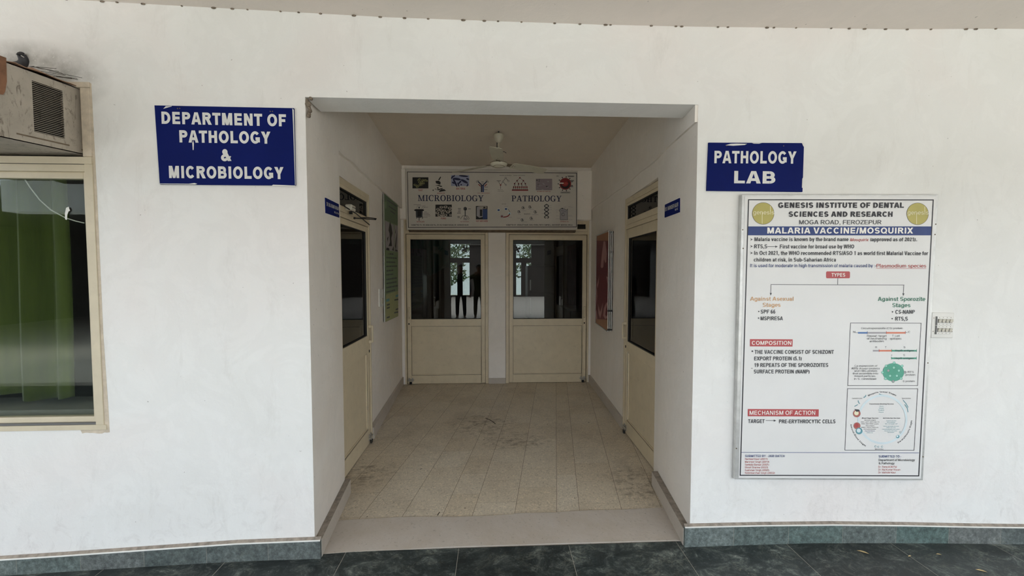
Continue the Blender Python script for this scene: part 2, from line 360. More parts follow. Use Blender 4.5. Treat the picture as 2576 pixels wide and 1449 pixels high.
def obj(name, mb, mats, parent=None, bevel=0.0, smooth=False):
    mats = mats if isinstance(mats, (list, tuple)) else [mats]
    xs = [v.x for v in mb.v]; ys = [v.y for v in mb.v]; zs = [v.z for v in mb.v]
    base = root_of(parent).location.copy() if parent else Vector(((min(xs) + max(xs)) / 2, (min(ys) + max(ys)) / 2, min(zs)))
    me = bpy.data.meshes.new(name)
    me.from_pydata([tuple(v - base) for v in mb.v], [], mb.f)
    for m in mats: me.materials.append(M[m] if isinstance(m, str) else m)
    me.polygons.foreach_set('material_index', mb.mi)
    bm = bmesh.new(); bm.from_mesh(me)
    bmesh.ops.remove_doubles(bm, verts=bm.verts, dist=1e-5); bmesh.ops.recalc_face_normals(bm, faces=bm.faces); bm.to_mesh(me); bm.free()
    if smooth:
        for p in me.polygons: p.use_smooth = True
    o = bpy.data.objects.new(name, me); COL.objects.link(o)
    if parent: o.parent = parent
    else: o.location = base
    if bevel:
        b = o.modifiers.new('bevel', 'BEVEL'); b.width = bevel; b.segments = 2; b.limit_method = 'ANGLE'
    if smooth:
        try: me.set_sharp_from_angle(angle=math.radians(40))
        except Exception: pass
    return o
def thing(name, loc, label, cat, group=None):
    o = bpy.data.objects.new(name, None); COL.objects.link(o); o.location = loc; o.empty_display_size = 0.05
    return tag(o, label, cat, group)
def struct(name, mb, mats, parent=None, **kw):
    o = obj(name, mb, mats, parent, **kw)
    if not parent: o['kind'] = 'structure'
    return o
def structroot(name, loc):
    o = bpy.data.objects.new(name, None); COL.objects.link(o); o.location = loc; o['kind'] = 'structure'; o.empty_display_size = 0.05
    return o
def rough_line(p0, p1, n, amp, rnd):   # jittered points between two points (z only)
    a, b = Vector(p0), Vector(p1)
    return [a.lerp(b, i / n) + Vector((0, 0, (rnd.random() - 0.5) * amp if 0 < i < n else 0)) for i in range(n + 1)]

# ------------------------------------------------------------------ lettering
def _arc(cx, cy, rx, ry, w, h, a0, a1):
    n = max(5, int(abs(a1 - a0) / 13)); out = []
    ix, iy = max(rx - w, .01), max(ry - h, .01)
    for i in range(n):
        t0, t1 = math.radians(a0 + (a1 - a0) * i / n), math.radians(a0 + (a1 - a0) * (i + 1) / n)
        out.append([(cx + rx * math.cos(t0), cy + ry * math.sin(t0)), (cx + rx * math.cos(t1), cy + ry * math.sin(t1)), (cx + ix * math.cos(t1), cy + iy * math.sin(t1)), (cx + ix * math.cos(t0), cy + iy * math.sin(t0))])
    return out
def sans(ch, w):
    """a plain grotesque alphabet drawn as strokes: capitals 1 high, small letters .73 high, stroke width w"""
    h = w * .84; l = .085
    R = lambda x0, x1, y0, y1: [(x0, y0), (x1, y0), (x1, y1), (x0, y1)]
    D = lambda x0, y0, x1, y1, k=1.12: [(x0, y0), (x0 + w * k, y0), (x1 + w * k, y1), (x1, y1)]
    E = lambda cx, cy, rx, ry, a0=0, a1=360: _arc(cx, cy, rx, ry, w, h, a0, a1)
    S = lambda x, y0=0, y1=1: R(x, x + w, y0, y1)
    x = .73
    if ch == ' ': return .36, []
    if ch == 'A': return .98, [[(0, 0), (1.1 * w, 0), (.49, .80), (.49, 1), (.49 - .62 * w, 1)], [(.98, 0), (.49 + .62 * w, 1), (.49, 1), (.49, .80), (.98 - 1.1 * w, 0)], R(.2, .78, .2, .2 + h)]
    if ch == 'B': return 1.0, [S(l), R(l, .57, 0, h), R(l, .55, .5 - h * .5, .5 + h * .5), R(l, .55, 1 - h, 1)] + E(.56, .75 - h * .25, .33, .25 + h * .25, -90, 90) + E(.58, .25 + h * .25, .36, .25 + h * .25, -90, 90)
    if ch == 'C': return 1.0, E(.51, .5, .46, .515, 40, 320)
    if ch == 'D': return 1.02, [S(l), R(l, .46, 0, h), R(l, .46, 1 - h, 1)] + E(.45, .5, .50, .5, -90, 90)
    if ch == 'E': return .92, [S(l), R(l, .84, 0, h), R(l, .79, .5 - h * .5, .5 + h * .5), R(l, .82, 1 - h, 1)]
    if ch == 'F': return .85, [S(l), R(l, .72, .48 - h * .5, .48 + h * .5), R(l, .80, 1 - h, 1)]
    if ch == 'G': return 1.08, E(.53, .5, .48, .515, 40, 330) + [R(.99 - w, .99, .10, .52), R(.56, .99, .52 - h, .52)]
    if ch == 'H': return 1.0, [S(l), S(1 - l - w), R(l, 1 - l, .52 - h * .5, .52 + h * .5)]
    if ch == 'I': return .2 + w, [S(.1)]
    if ch == 'J': return .78, [S(.68 - w, .3, 1)] + E(.36, .31, .32, .325, 180, 360)
    if ch == 'K': return 1.0, [S(l), D(l + w * .4, .30, .92 - w * 1.25, 1, 1.25), [(.42, .58), (.42 - w * .3, .40), (.97 - w * 1.3, 0), (.98, 0), (.42 + w * .5, .70)]]
    if ch == 'L': return .85, [S(l), R(l, .80, 0, h)]
    if ch == 'M': return 1.18, [S(l), S(1.18 - l - w), [(l, 1), (l + w * 1.25, 1), (.59 + w * .45, 0), (.59 - w * .45, 0)], [(1.18 - l, 1), (1.18 - l - w * 1.25, 1), (.59 - w * .45, 0), (.59 + w * .45, 0)]]
    if ch == 'N': return 1.02, [S(l), S(1.02 - l - w), [(l, 1), (l + w * 1.1, 1), (1.02 - l, 0), (1.02 - l - w * 1.1, 0)]]
    if ch == 'O': return 1.08, E(.54, .5, .49, .515)
    if ch == 'P': return .93, [S(l), R(l, .53, 1 - h, 1), R(l, .53, .40, .40 + h)] + E(.53, .70, .35, .30, -90, 90)
    if ch == 'Q': return 1.08, E(.54, .5, .49, .515) + [[(.58, .28), (.58 + w * .9, .34), (1.02, .02), (.94, -.09)]]
    if ch == 'R': return 1.0, [S(l), R(l, .55, 1 - h, 1), R(l, .55, .43, .43 + h), [(.40, .46), (.40 + w * 1.2, .50), (.99, 0), (.99 - w * 1.2, 0)]] + E(.55, .715, .36, .285, -90, 90)
    if ch == 'S': return .93, E(.47, .745 - h * .22, .39, .27 + h * .22, 25, 270) + E(.46, .255 + h * .22, .41, .27 + h * .22, -155, 90)
    if ch == 'T': return .85, [S(.425 - w / 2), R(.02, .83, 1 - h, 1)]
    if ch == 'U': return 1.0, [S(l, .38, 1), S(1 - l - w, .38, 1)] + E(.5, .39, .415, .40, 180, 360)
    if ch == 'V': return .94, [[(0, 1), (1.1 * w, 1), (.47, .22), (.47, 0), (.47 - .62 * w, 0)], [(.94, 1), (.47 + .62 * w, 0), (.47, 0), (.47, .22), (.94 - 1.1 * w, 1)]]
    if ch == 'W': return 1.34, [[(0, 1), (w, 1), (.36 + w * .4, 0), (.36 - w * .5, 0)], [(.67 - w * .5, 1), (.67 + w * .4, 1), (.36 + w * .5, 0), (.36 - w * .4, 0)], [(.67 - w * .4, 1), (.67 + w * .5, 1), (.98 + w * .4, 0), (.98 - w * .5, 0)], [(1.34 - w, 1), (1.34, 1), (.98 + w * .5, 0), (.98 - w * .4, 0)]]
    if ch == 'X': return .94, [D(0, 0, .94 - 1.25 * w, 1, 1.25), D(.94 - 1.25 * w, 0, 0, 1, 1.25)]
    if ch == 'Y': return .94, [S(.47 - w / 2, 0, .46), [(0, 1), (1.2 * w, 1), (.47 + w * .5, .40), (.47 - w * .5, .40)], [(.94, 1), (.94 - 1.2 * w, 1), (.47 - w * .5, .40), (.47 + w * .5, .40)]]
    if ch == 'Z': return .86, [R(.04, .82, 0, h), R(.06, .81, 1 - h, 1), [(.04, h * .8), (.04 + w * 1.2, h * .8), (.81, 1 - h * .8), (.81 - w * 1.2, 1 - h * .8)]]
    if ch == '&': return 1.05, E(.42, .76, .25, .245) + E(.38, .28, .34, .295, 60, 345) + [[(.30, .66), (.30 + w * 1.3, .70), (1.02, .02), (.98 - w * 1.1, 0)], [(.70, .14), (.86, .44), (1.0, .40), (.80, .06)]]
    if ch == '0': return .77, E(.385, .5, .345, .51)
    if ch == '1': return .77, [S(.36, 0, 1), [(.12, .70), (.12, .83), (.36, 1), (.36 + w * .5, 1), (.36 + w * .5, .84)]]
    if ch == '2': return .77, E(.38, .70, .33, .31, -35, 170) + [R(.05, .71, 0, h), [(.05, h * .8), (.05 + w * 1.3, h * .8), (.66, .50), (.62 - w, .56)]]
    if ch == '3': return .77, E(.37, .735, .32, .275, -90, 165) + E(.37, .28, .345, .29, -165, 90)
    if ch == '4': return .77, [S(.66 - w, 0, 1), R(.02, .75, .22, .22 + h), [(.02, .22), (.02 + w * 1.2, .22), (.66, 1), (.66 - w, 1)]]
    if ch == '5': return .77, [R(.14, .68, 1 - h, 1), S(.12, .48, 1)] + E(.37, .32, .35, .33, -160, 140)
    if ch == '6': return .77, E(.39, .32, .34, .33) + E(.44, .5, .39, .51, 60, 200)
    if ch == '7': return .77, [R(.06, .72, 1 - h, 1), [(.22, 0), (.22 + w * 1.1, 0), (.72, .92), (.72 - w * 1.1, .92)]]
    if ch == '8': return .77, E(.385, .745, .30, .265) + E(.385, .27, .345, .285)
    if ch == '9': return .77, E(.38, .68, .34, .33) + E(.33, .5, .39, .51, -120, 20)
    if ch == 'a': return .77, E(.37, .46, .31, .28, 0, 165) + [S(.68 - w, 0, .48)] + E(.35, .215, .30, .225)
    if ch in 'bp': return .84, [S(.08, 0 if ch == 'b' else -.28, 1 if ch == 'b' else x)] + E(.43, .365, .37, .375)
    if ch == 'c': return .76, E(.41, .365, .36, .375, 45, 315)
    if ch in 'dqg': return .84, [S(.76 - w, (0 if ch == 'd' else -.28 if ch == 'q' else -.05), 1 if ch == 'd' else x)] + E(.41, .365, .37, .375) + (E(.41, -.02, .35, .26, 195, 360) if ch == 'g' else [])
    if ch == 'e': return .77, E(.40, .365, .36, .375, 0, 318) + [R(.10, .75, .365 - h * .45, .365 + h * .45)]
    if ch == 'f': return .46, [S(.13, 0, .78), R(.0, .44, x - h * .9, x)] + E(.13 + .27, .74, .27, .27, 80, 180)
    if ch in 'hn': return .84, [S(.08, 0, 1 if ch == 'h' else x), S(.76 - w, 0, .42)] + E(.42, .41, .34, .335, 0, 165)
    if ch in 'ij': return .2 + w, [S(.1, 0 if ch == 'i' else -.2, x), S(.1, .84, 1.0)] + (E(.1 - .1, -.12, .1 + w, .17, 270, 360) if ch == 'j' else [])
    if ch == 'k': return .77, [S(.08), D(.08 + w * .3, .24, .74 - w * 1.2, x, 1.2), [(.32, .42), (.32, .26), (.76 - w * 1.2, 0), (.77, 0), (.32 + w, .52)]]
    if ch == 'l': return .2 + w, [S(.1)]
    if ch == 'm': return 1.25, [S(.08, 0, x), S(.625 - w / 2, 0, .44), S(1.17 - w, 0, .44)] + E(.35, .43, .275 + w * .1, .315, 0, 165) + E(.90, .43, .275 + w * .1, .315, 0, 165)
    if ch == 'o': return .84, E(.42, .365, .38, .375)
    if ch == 'r': return .52, [S(.08, 0, x)] + E(.44, .40, .36, .34, 75, 150)
    if ch == 's': return .76, E(.38, .535 - h * .2, .31, .20 + h * .2, 25, 270) + E(.38, .195 + h * .2, .33, .205 + h * .2, -155, 90)
    if ch == 't': return .46, [S(.13, .2, .95), R(.0, .43, x - h * .9, x)] + E(.13 + .26, .2, .26, .21, 180, 285)
    if ch == 'u': return .84, [S(.08, .32, x), S(.76 - w, 0, x)] + E(.42, .32, .34, .335, 180, 345)
    if ch == 'v': return .76, [D(.38 - w * .55, 0, 0, x), D(.38 - w * .55, 0, .76 - w * 1.12, x)]
    if ch == 'w': return 1.08, [D(.30 - w * .5, 0, 0, x, 1), D(.30 - w * .5, 0, .54 - w * .5, x, 1), D(.78 - w * .5, 0, .54 - w * .5, x, 1), D(.78 - w * .5, 0, 1.08 - w, x, 1)]
    if ch == 'x': return .76, [D(0, 0, .76 - 1.2 * w, x, 1.2), D(.76 - 1.2 * w, 0, 0, x, 1.2)]
    if ch == 'y': return .76, [D(.38 - w * .55, 0, 0, x), D(.22, -.28, .76 - w * 1.12, x)]
    if ch == 'z': return .70, [R(.03, .67, 0, h), R(.05, .66, x - h, x), [(.03, h * .8), (.03 + w * 1.2, h * .8), (.66, x - h * .8), (.66 - w * 1.2, x - h * .8)]]
    if ch == '.': return .36, [S(.1, 0, w)]
    if ch == ',': return .36, [S(.1, 0, w), [(.1 + w * .3, 0), (.1 + w, 0), (.1 + w * .5, -.2), (.1, -.2)]]
    if ch == ':': return .38, [S(.1, 0, w), S(.1, .5, .5 + w)]
    if ch == ';': return .38, [S(.1, 0, w), S(.1, .5, .5 + w), [(.1 + w * .3, 0), (.1 + w, 0), (.1 + w * .5, -.2), (.1, -.2)]]
    if ch == '-': return .46, [R(.05, .41, .28, .28 + h)]
    if ch == '+': return .8, [R(.05, .75, .36, .36 + h), R(.4 - w / 2, .4 + w / 2, .08, .72)]
    if ch == '/': return .42, [D(.0, -.02, .42 - w * .9, 1.0, .9)]
    if ch == '(': return .44, _arc(.62, .4, .52, .66, w, w, 130, 230)
    if ch == ')': return .44, _arc(-.18, .4, .52, .66, w, w, -50, 50)
    return .4, []
_tc = {}
def glyphs(s, bold=0.0, shear=0.0):
    key = (s, bold, shear)
    if key not in _tc:
        w = .125 + bold * 3.2; vs, fs, x = [], [], 0.0
        for c in s:
            adv, pg = sans(c, w)
            for p in pg:
                o = len(vs); vs += [(x + q[0] + shear * q[1], q[1]) for q in p]; fs.append(tuple(range(o, o + len(p))))
            x += adv + .035
        _tc[key] = (vs, fs)
    return _tc[key]
CAPH = 1.0
def text(mb, plane, s, a, b, cap, mi, bold=0.012, shear=0.0, lift=0.0012):
    """one line of lettering whose baseline runs from photo point a to b, capitals cap pixels high, laid on the plane"""
    vs, fs = glyphs(s, bold, shear)
    if not vs: return
    x0 = min(v[0] for v in vs); x1 = max(v[0] for v in vs)
    A, B = plane.hit(a, lift), plane.hit(b, lift)
    mid = ((a[0] + b[0]) / 2, (a[1] + b[1]) / 2)
    up = plane.hit((mid[0], mid[1] - cap)) - plane.hit(mid); up = Vector((0, 0, up.length))
    P3 = [A + (B - A) * ((x - x0) / (x1 - x0)) + up * y for x, y in vs]
    for k, f in enumerate(fs):
        d = plane.n * ((k % 11) * 4e-6); mb.add([P3[i] + d for i in f], [tuple(range(len(f)))], mi)
def serif(ch):
    R = lambda x0, x1, y0, y1: [(x0, y0), (x1, y0), (x1, y1), (x0, y1)]
    S = lambda x, y, w=0.14: R(x - w, x + w, y - 0.04, y + 0.04)
    def arc(cx, cy, ro, ri, a0, a1, n=14):
        out = []
        for i in range(n):
            t0, t1 = math.radians(a0 + (a1 - a0) * i / n), math.radians(a0 + (a1 - a0) * (i + 1) / n)
            out.append([(cx + ro[0] * math.cos(t0), cy + ro[1] * math.sin(t0)), (cx + ro[0] * math.cos(t1), cy + ro[1] * math.sin(t1)),
                        (cx + ri[0] * math.cos(t1), cy + ri[1] * math.sin(t1)), (cx + ri[0] * math.cos(t0), cy + ri[1] * math.sin(t0))])
        return out
    Q = lambda x0, x1, w0, w1, y0=0, y1=1: [(x0, y0), (x0 + w0, y0), (x1 + w1, y1), (x1, y1)]
    if ch == 'I': return 0.46, [R(.15, .31, 0, 1), R(.04, .42, 0, .08), R(.04, .42, .92, 1)]
    if ch == 'H': return 0.86, [R(.12, .28, 0, 1), R(.58, .74, 0, 1), R(.2, .66, .46, .55)] + [R(x - .1, x + .26, y, y + .08) for x in (.12, .58) for y in (0, .92)]
    if ch == 'T': return 0.80, [R(.32, .48, 0, 1), R(.04, .76, .91, 1), R(.04, .11, .72, 1), R(.69, .76, .72, 1), R(.2, .6, 0, .08)]
    if ch == 'L': return 0.72, [R(.13, .29, 0, 1), R(.03, .40, .92, 1), R(.03, .68, 0, .09), R(.61, .68, 0, .28)]
    if ch == 'P': return 0.74, [R(.12, .28, 0, 1), R(.03, .42, 0, .08), R(.03, .40, .92, 1), R(.2, .40, .44, .52)] + arc(.40, .72, (.30, .28), (.14, .20), -90, 90)
    if ch == 'R': return 0.86, [R(.12, .28, 0, 1), R(.03, .40, 0, .08), R(.03, .40, .92, 1), R(.2, .42, .46, .54), Q(.60, .38, .2, .17, 0, .5), R(.6, .86, 0, .08)] + arc(.40, .73, (.29, .27), (.13, .19), -90, 90)
    if ch == 'B': return 0.78, [R(.12, .28, 0, 1), R(.03, .42, 0, .08), R(.03, .40, .92, 1), R(.2, .42, .48, .56)] + arc(.40, .75, (.26, .25), (.11, .17), -90, 90) + arc(.42, .28, (.30, .28), (.14, .20), -90, 90)
    if ch == 'O': return 0.86, arc(.43, .5, (.40, .53), (.23, .45), 0, 360, 32)
    if ch == 'C': return 0.80, arc(.43, .5, (.40, .53), (.23, .45), 50, 315, 26) + [R(.66, .73, .64, .98)]
    if ch == 'G': return 0.88, arc(.43, .5, (.40, .53), (.23, .45), 50, 320, 26) + [R(.66, .73, .64, .98), R(.60, .76, .03, .42), R(.48, .84, .38, .46)]
    if ch == 'Y': return 0.82, [R(.33, .49, 0, .46), Q(.33, .08, .16, .18, .42, 1), Q(.38, .64, .11, .09, .42, 1), R(.2, .62, 0, .08), R(.0, .34, .92, 1), R(.54, .82, .92, 1)]
    if ch == 'A': return 0.86, [Q(.08, .36, .08, .12), Q(.60, .36, .18, .14), R(.2, .64, .30, .38), R(.0, .28, 0, .08), R(.5, .86, 0, .08)]
    if ch == 'M': return 1.06, [R(.12, .2, 0, 1), R(.78, .94, 0, 1), Q(.46, .12, .12, .17), Q(.48, .80, .08, .08), R(.02, .32, 0, .08), R(.66, 1.04, 0, .08), R(.02, .26, .92, 1), R(.78, 1.04, .92, 1)]
def serif_text(mb, plane, s, a, b, cap, mi, lift=0.0012):
    wid = [serif(c)[0] for c in s]; tot = sum(wid)
    A, B = plane.hit(a, lift), plane.hit(b, lift); mid = ((a[0] + b[0]) / 2, (a[1] + b[1]) / 2)
    up = Vector((0, 0, (plane.hit((mid[0], mid[1] - cap)) - plane.hit(mid)).length)); x = 0
    k = 0
    for c, w in zip(s, wid):
        for pg in serif(c)[1]:
            nrm = plane.n * (k % 7) * 1e-5; k += 1
            mb.add([A + (B - A) * ((x + px * 0.97) / tot) + up * py + nrm for px, py in pg], [tuple(range(len(pg)))], mi)
        x += w
class Art:
    """flat printed shapes given in photo points, laid on a plane"""
    def __init__(s, mb, plane): s.mb, s.pl, s.k = mb, plane, 0
    def lift(s): s.k += 1; return 0.0006 + (s.k % 60) * 0.000012
    def poly(s, pts, mi):
        l = s.lift(); s.mb.add([s.pl.hit(p, l) for p in pts], [tuple(range(len(pts)))], mi)
    def rect(s, x0, y0, x1, y1, mi): s.poly([(x0, y1), (x1, y1), (x1, y0), (x0, y0)], mi)
    def line(s, pts, w, mi):
        for (x0, y0), (x1, y1) in zip(pts, pts[1:]):
            d = math.hypot(x1 - x0, y1 - y0) or 1; nx, ny = -(y1 - y0) / d * w / 2, (x1 - x0) / d * w / 2; ex, ey = (x1 - x0) / d * w / 2, (y1 - y0) / d * w / 2
            s.poly([(x0 + nx - ex, y0 + ny - ey), (x0 - nx - ex, y0 - ny - ey), (x1 - nx + ex, y1 - ny + ey), (x1 + nx + ex, y1 + ny + ey)], mi)
    def frame(s, c, w, mi): s.line(c + [c[0]], w, mi)
    def disc(s, x, y, rx, ry=None, mi=0, n=28, wob=0.0, rot=0.0):
        ry = ry or rx; ca, sa = math.cos(rot), math.sin(rot); pts = []
        for i in range(n):
            t = 2 * math.pi * i / n; k = 1 + wob * (random.random() - 0.5); u, v = rx * k * math.cos(t), ry * k * math.sin(t)
            pts.append((x + u * ca - v * sa, y + u * sa + v * ca))
        s.poly(pts, mi)
    def ring(s, x, y, r, w, mi, a0=0, a1=360, n=40, ry=None):
        ry = ry or r
        pts = [(x + r * math.cos(math.radians(a0 + (a1 - a0) * i / n)), y + ry * math.sin(math.radians(a0 + (a1 - a0) * i / n))) for i in range(n + 1)]
        s.line(pts, w, mi)
    def arrow(s, x0, y0, x1, y1, w, mi, head=6):
        d = math.hypot(x1 - x0, y1 - y0); ux, uy = (x1 - x0) / d, (y1 - y0) / d
        s.line([(x0, y0), (x1 - ux * head * 0.7, y1 - uy * head * 0.7)], w, mi)
        bx, by = x1 - ux * head, y1 - uy * head
        s.poly([(x1, y1), (bx - uy * head * 0.42, by + ux * head * 0.42), (bx + uy * head * 0.42, by - ux * head * 0.42)], mi)
    def arctext(s, txt, cx, cy, r, a0, a1, cap, mi, bold=0.02, flip=False):
        """letters one by one along an arc; angles in degrees, clockwise from the right as the photo's y points down"""
        wid = {'M': .8, 'm': .9, 'i': .35, 'l': .35, 't': .45, ' ': .4, 'r': .45, '-': .4, 'c': .52, 's': .52}
        ws = [wid.get(c, .6) for c in txt]; tot = sum(ws); acc = 0
        for c, w in zip(txt, ws):
            a = math.radians(a0 + (a1 - a0) * (acc + w / 2) / tot); acc += w
            if c == ' ': continue
            vs, fs = glyphs(c, bold); gx = (min(v[0] for v in vs) + max(v[0] for v in vs)) / 2
            px, py = cx + r * math.cos(a), cy + r * math.sin(a)
            ou = (math.cos(a), math.sin(a)); tn = (-math.sin(a), math.cos(a))
            if flip: ou = (-ou[0], -ou[1]); tn = (-tn[0], -tn[1])
            k = cap / CAPH
            for f in fs:
                l = s.lift(); s.mb.add([s.pl.hit((px + tn[0] * (x - gx) * k * 0.95 + ou[0] * y * k, py + tn[1] * (x - gx) * k * 0.95 + ou[1] * y * k), l) for x, y in (vs[i] for i in f)], [tuple(range(len(f)))], mi)

# ================================================================== THE SETTING
ZP = [(-5.2, -0.055), (-2.52, -0.034), (-2.07, -0.019), (-1.36, 0.003), (-0.95, 0.003), (1.06, 0.003), (1.72, 0.004), (2.36, -0.016), (3.02, -0.044), (5.2, -0.06)]   # fall of the verandah floor along the wall
CP = [(-5.2, 2.83), (-2.5, 2.83), (-1.64, 2.804), (-0.5, 2.774), (0.5, 2.768), (1.1, 2.772), (1.7, 2.782), (2.23, 2.789), (2.85, 2.811), (5.2, 2.83)]            # sag of the verandah ceiling
def prof(P, x):
    for (a, za), (b, zb) in zip(P, P[1:]):
        if a <= x <= b: return za + (zb - za) * (x - a) / (b - a)
    return P[0][1] if x < P[0][0] else P[-1][1]
rn = random.Random(11)
# --- front wall (window hole on the left, corridor opening in the middle)
WX0, WX1, WZ0, WZ1 = -3.25, -1.978, 0.705, 2.425
OX0, OX1, OZ = -0.95, 1.063, 2.375
mb = MB()
T = 0.175
mb.box((-5.2, WX0), (0, T), (-0.1, 2.98)); mb.box((WX0, WX1), (0, T), (-0.1, WZ0)); mb.box((WX0, WX1), (0, T), (WZ1, 2.98))
mb.prism([(WX1, 0), (OX0, 0), (-0.976, T), (WX1, T)], -0.1, 2.98); mb.box((OX0, OX1), (0, T), (OZ, 2.98)); mb.prism([(OX1, 0), (5.2, 0), (5.2, T), (1.091, T)], -0.1, 2.98)
wf = struct('wall_front', mb, 'wall')
# rough lip of the lintel and of the ceiling joint
mb = MB()
for i in range(46):
    x = -2.4 + i * 5.6 / 46 + rn.uniform(-.05, .05); z = prof(CP, x); s_ = rn.uniform(.2, 1.0)
    mb.ball((x, -0.003, z - 0.002), (0.010 * s_ + 0.003, 0.004, 0.004 * s_ + 0.002), 8)
for i in range(7):
    x = OX0 + 0.02 - i * 0.003; mb.ball((x + rn.uniform(-.012, .012), -0.002 + rn.uniform(0, .02), 2.37 - i * 0.014), (rn.uniform(.006, .017), 0.012, rn.uniform(.008, .02)), 8)
struct('trim_1', mb, 'rough', wf)
# --- corridor walls
mb = MB()
mb.prism([(-0.9497, 0.002), (-1.018, 0.585), (-1.35, 0.585), (-1.35, T + .01), (-0.99, T + .01), (-0.98, 0.002)], -0.05, 2.9)                   # left pier
def lx(y): return -1.085 - (y - 0.7) * 0.062
DL0, DL1 = 0.68, 1.432
mb.prism([(lx(.585), .585), (lx(DL0), DL0), (-1.35, DL0), (-1.35, .585)], -0.05, 2.9)
mb.prism([(lx(DL0), DL0), (lx(DL1), DL1), (-1.35, DL1), (-1.35, DL0)], 2.175, 2.9)
mb.prism([(lx(DL1), DL1), (lx(3.12), 3.12), (-1.42, 3.12), (-1.35, DL1)], -0.05, 2.9)
zl = rough_line((0, 0, 0), (0, 0, 0), 12, 0.018, rn)
ys = [0.585 + (3.12 - 0.585) * i / 12 for i in range(13)]
for i in range(12):
    za, zb = 2.325 + zl[i].z, 2.325 + zl[i + 1].z; a, b = ys[i], ys[i + 1]; t = 0.028
    mb.hexa([(lx(a) + t, a, za), (lx(b) + t, b, zb), (lx(b) - .01, b, zb + .004), (lx(a) - .01, a, za + .004), (lx(a) + t - .006, a, 2.9), (lx(b) + t - .006, b, 2.9), (lx(b) - .01, b, 2.9), (lx(a) - .01, a, 2.9)])
struct('wall_left', mb, 'wall_in')
RP = [(0.0, 1.063), (0.60, 1.140), (0.715, 1.160), (1.535, 1.220), (3.12, 1.288)]
def rx_(y):
    for (a, xa), (b, xb) in zip(RP, RP[1:]):
        if a <= y <= b: return xa + (xb - xa) * (y - a) / (b - a)
    return RP[-1][1]
DR0, DR1 = 0.715, 1.537
mb = MB()
mb.prism([(1.0627, 0.002), (1.140, .60), (1.160, DR0), (1.40, DR0), (1.40, T + .01), (1.10, T + .01), (1.09, 0.002)], -0.05, 2.9)
mb.prism([(1.160, DR0), (1.220, DR1), (1.40, DR1), (1.40, DR0)], 2.175, 2.9)
mb.prism([(1.220, DR1), (1.288, 3.12), (1.45, 3.12), (1.40, DR1)], -0.05, 2.9)
ys = [0.004 + 3.116 * i / 14 for i in range(15)]; zl = [(rn.random() - .5) * .016 for _ in ys]
for i in range(14):
    a, b = ys[i], ys[i + 1]; za, zb = 2.29 + a * 0.013 + zl[i], 2.29 + b * 0.013 + zl[i + 1]; t = 0.016
    mb.hexa([(rx_(a) + .01, a, za + .004), (rx_(b) + .01, b, zb + .004), (rx_(b) - t, b, zb), (rx_(a) - t, a, za), (rx_(a) + .01, a, 2.9), (rx_(b) + .01, b, 2.9), (rx_(b) - t + .004, b, 2.9), (rx_(a) - t + .004, a, 2.9)])
struct('wall_right', mb, 'wall_in')
mb = MB()
mb.box((-1.45, 1.5), (3.12, 3.30), (2.185, 2.95)); mb.box((-0.092, 0.138), (3.12, 3.30), (-0.05, 2.2))
mb.box((-1.5, -1.2), (3.13, 3.30), (-0.05, 2.2)); mb.box((1.26, 1.55), (3.13, 3.30), (-0.05, 2.2))
mb.box((-1.24, -1.05), (3.085, 3.14), (2.19, 2.835)); mb.box((1.0, 1.275), (3.075, 3.14), (2.19, 2.835))
struct('wall_back', mb, 'wall_in', bevel=0.006)
# --- ceilings
mb = MB(); n = 26
xs = [-7 + 14 * i / n for i in range(n + 1)]
vs = [(x, y, prof(CP, max(-5.2, min(5.2, x)))) for x in xs for y in (0.0, -4.0)] + [(x, y, 3.05) for x in xs for y in (0.0, -4.0)]
o2 = 2 * (n + 1); fs = []
for i in range(n):
    a = 2 * i
    fs += [(a, a + 1, a + 3, a + 2), (o2 + a, o2 + a + 2, o2 + a + 3, o2 + a + 1), (a + 1, o2 + a + 1, o2 + a + 3, a + 3), (a, a + 2, o2 + a + 2, o2 + a)]
fs += [(0, o2, o2 + 1, 1), (2 * n, 2 * n + 1, o2 + 2 * n + 1, o2 + 2 * n)]
mb.add(vs, fs); struct('ceiling', mb, 'ceil')
mb = MB(); mb.box((-1.5, 1.5), (T - 0.01, 3.3), (2.885, 2.98)); struct('ceiling', mb, 'ceil_in')
# --- floors
mb = MB(); xs = [-7 + 14 * i / 56 for i in range(57)]
for a, b in zip(xs, xs[1:]):
    za, zb = prof(ZP, max(-5.2, min(5.2, a))), prof(ZP, max(-5.2, min(5.2, b)))
    mb.hexa([(a, -3.4, -.3), (b, -3.4, -.3), (b, 0.03, -.3), (a, 0.03, -.3), (a, -3.4, za), (b, -3.4, zb), (b, 0.03, zb), (a, 0.03, za)])
struct('floor', mb, 'marble')
mb = MB(); mb.box((-1.45, 1.5), (0.30, 3.3), (-0.2, 0.0)); struct('floor', mb, 'terrazzo')
mb = MB()
e = [onz(p, 0.004) for p in ((806, 1394), (870, 1389), (1150, 1375), (1440, 1366), (1700, 1359), (1724, 1362))]
bk = [(-1.02, 0.292), (-0.57, 0.312), (-0.2, 0.298), (0.106, 0.306), (0.12, 0.318), (0.379, 0.316), (0.55, 0.327), (0.79, 0.325), (1.15, 0.34)]
pl = [(p.x, p.y) for p in e] + bk[::-1]
mb.prism(pl, -0.1, 0.005); struct('trim_2', mb, 'cement')
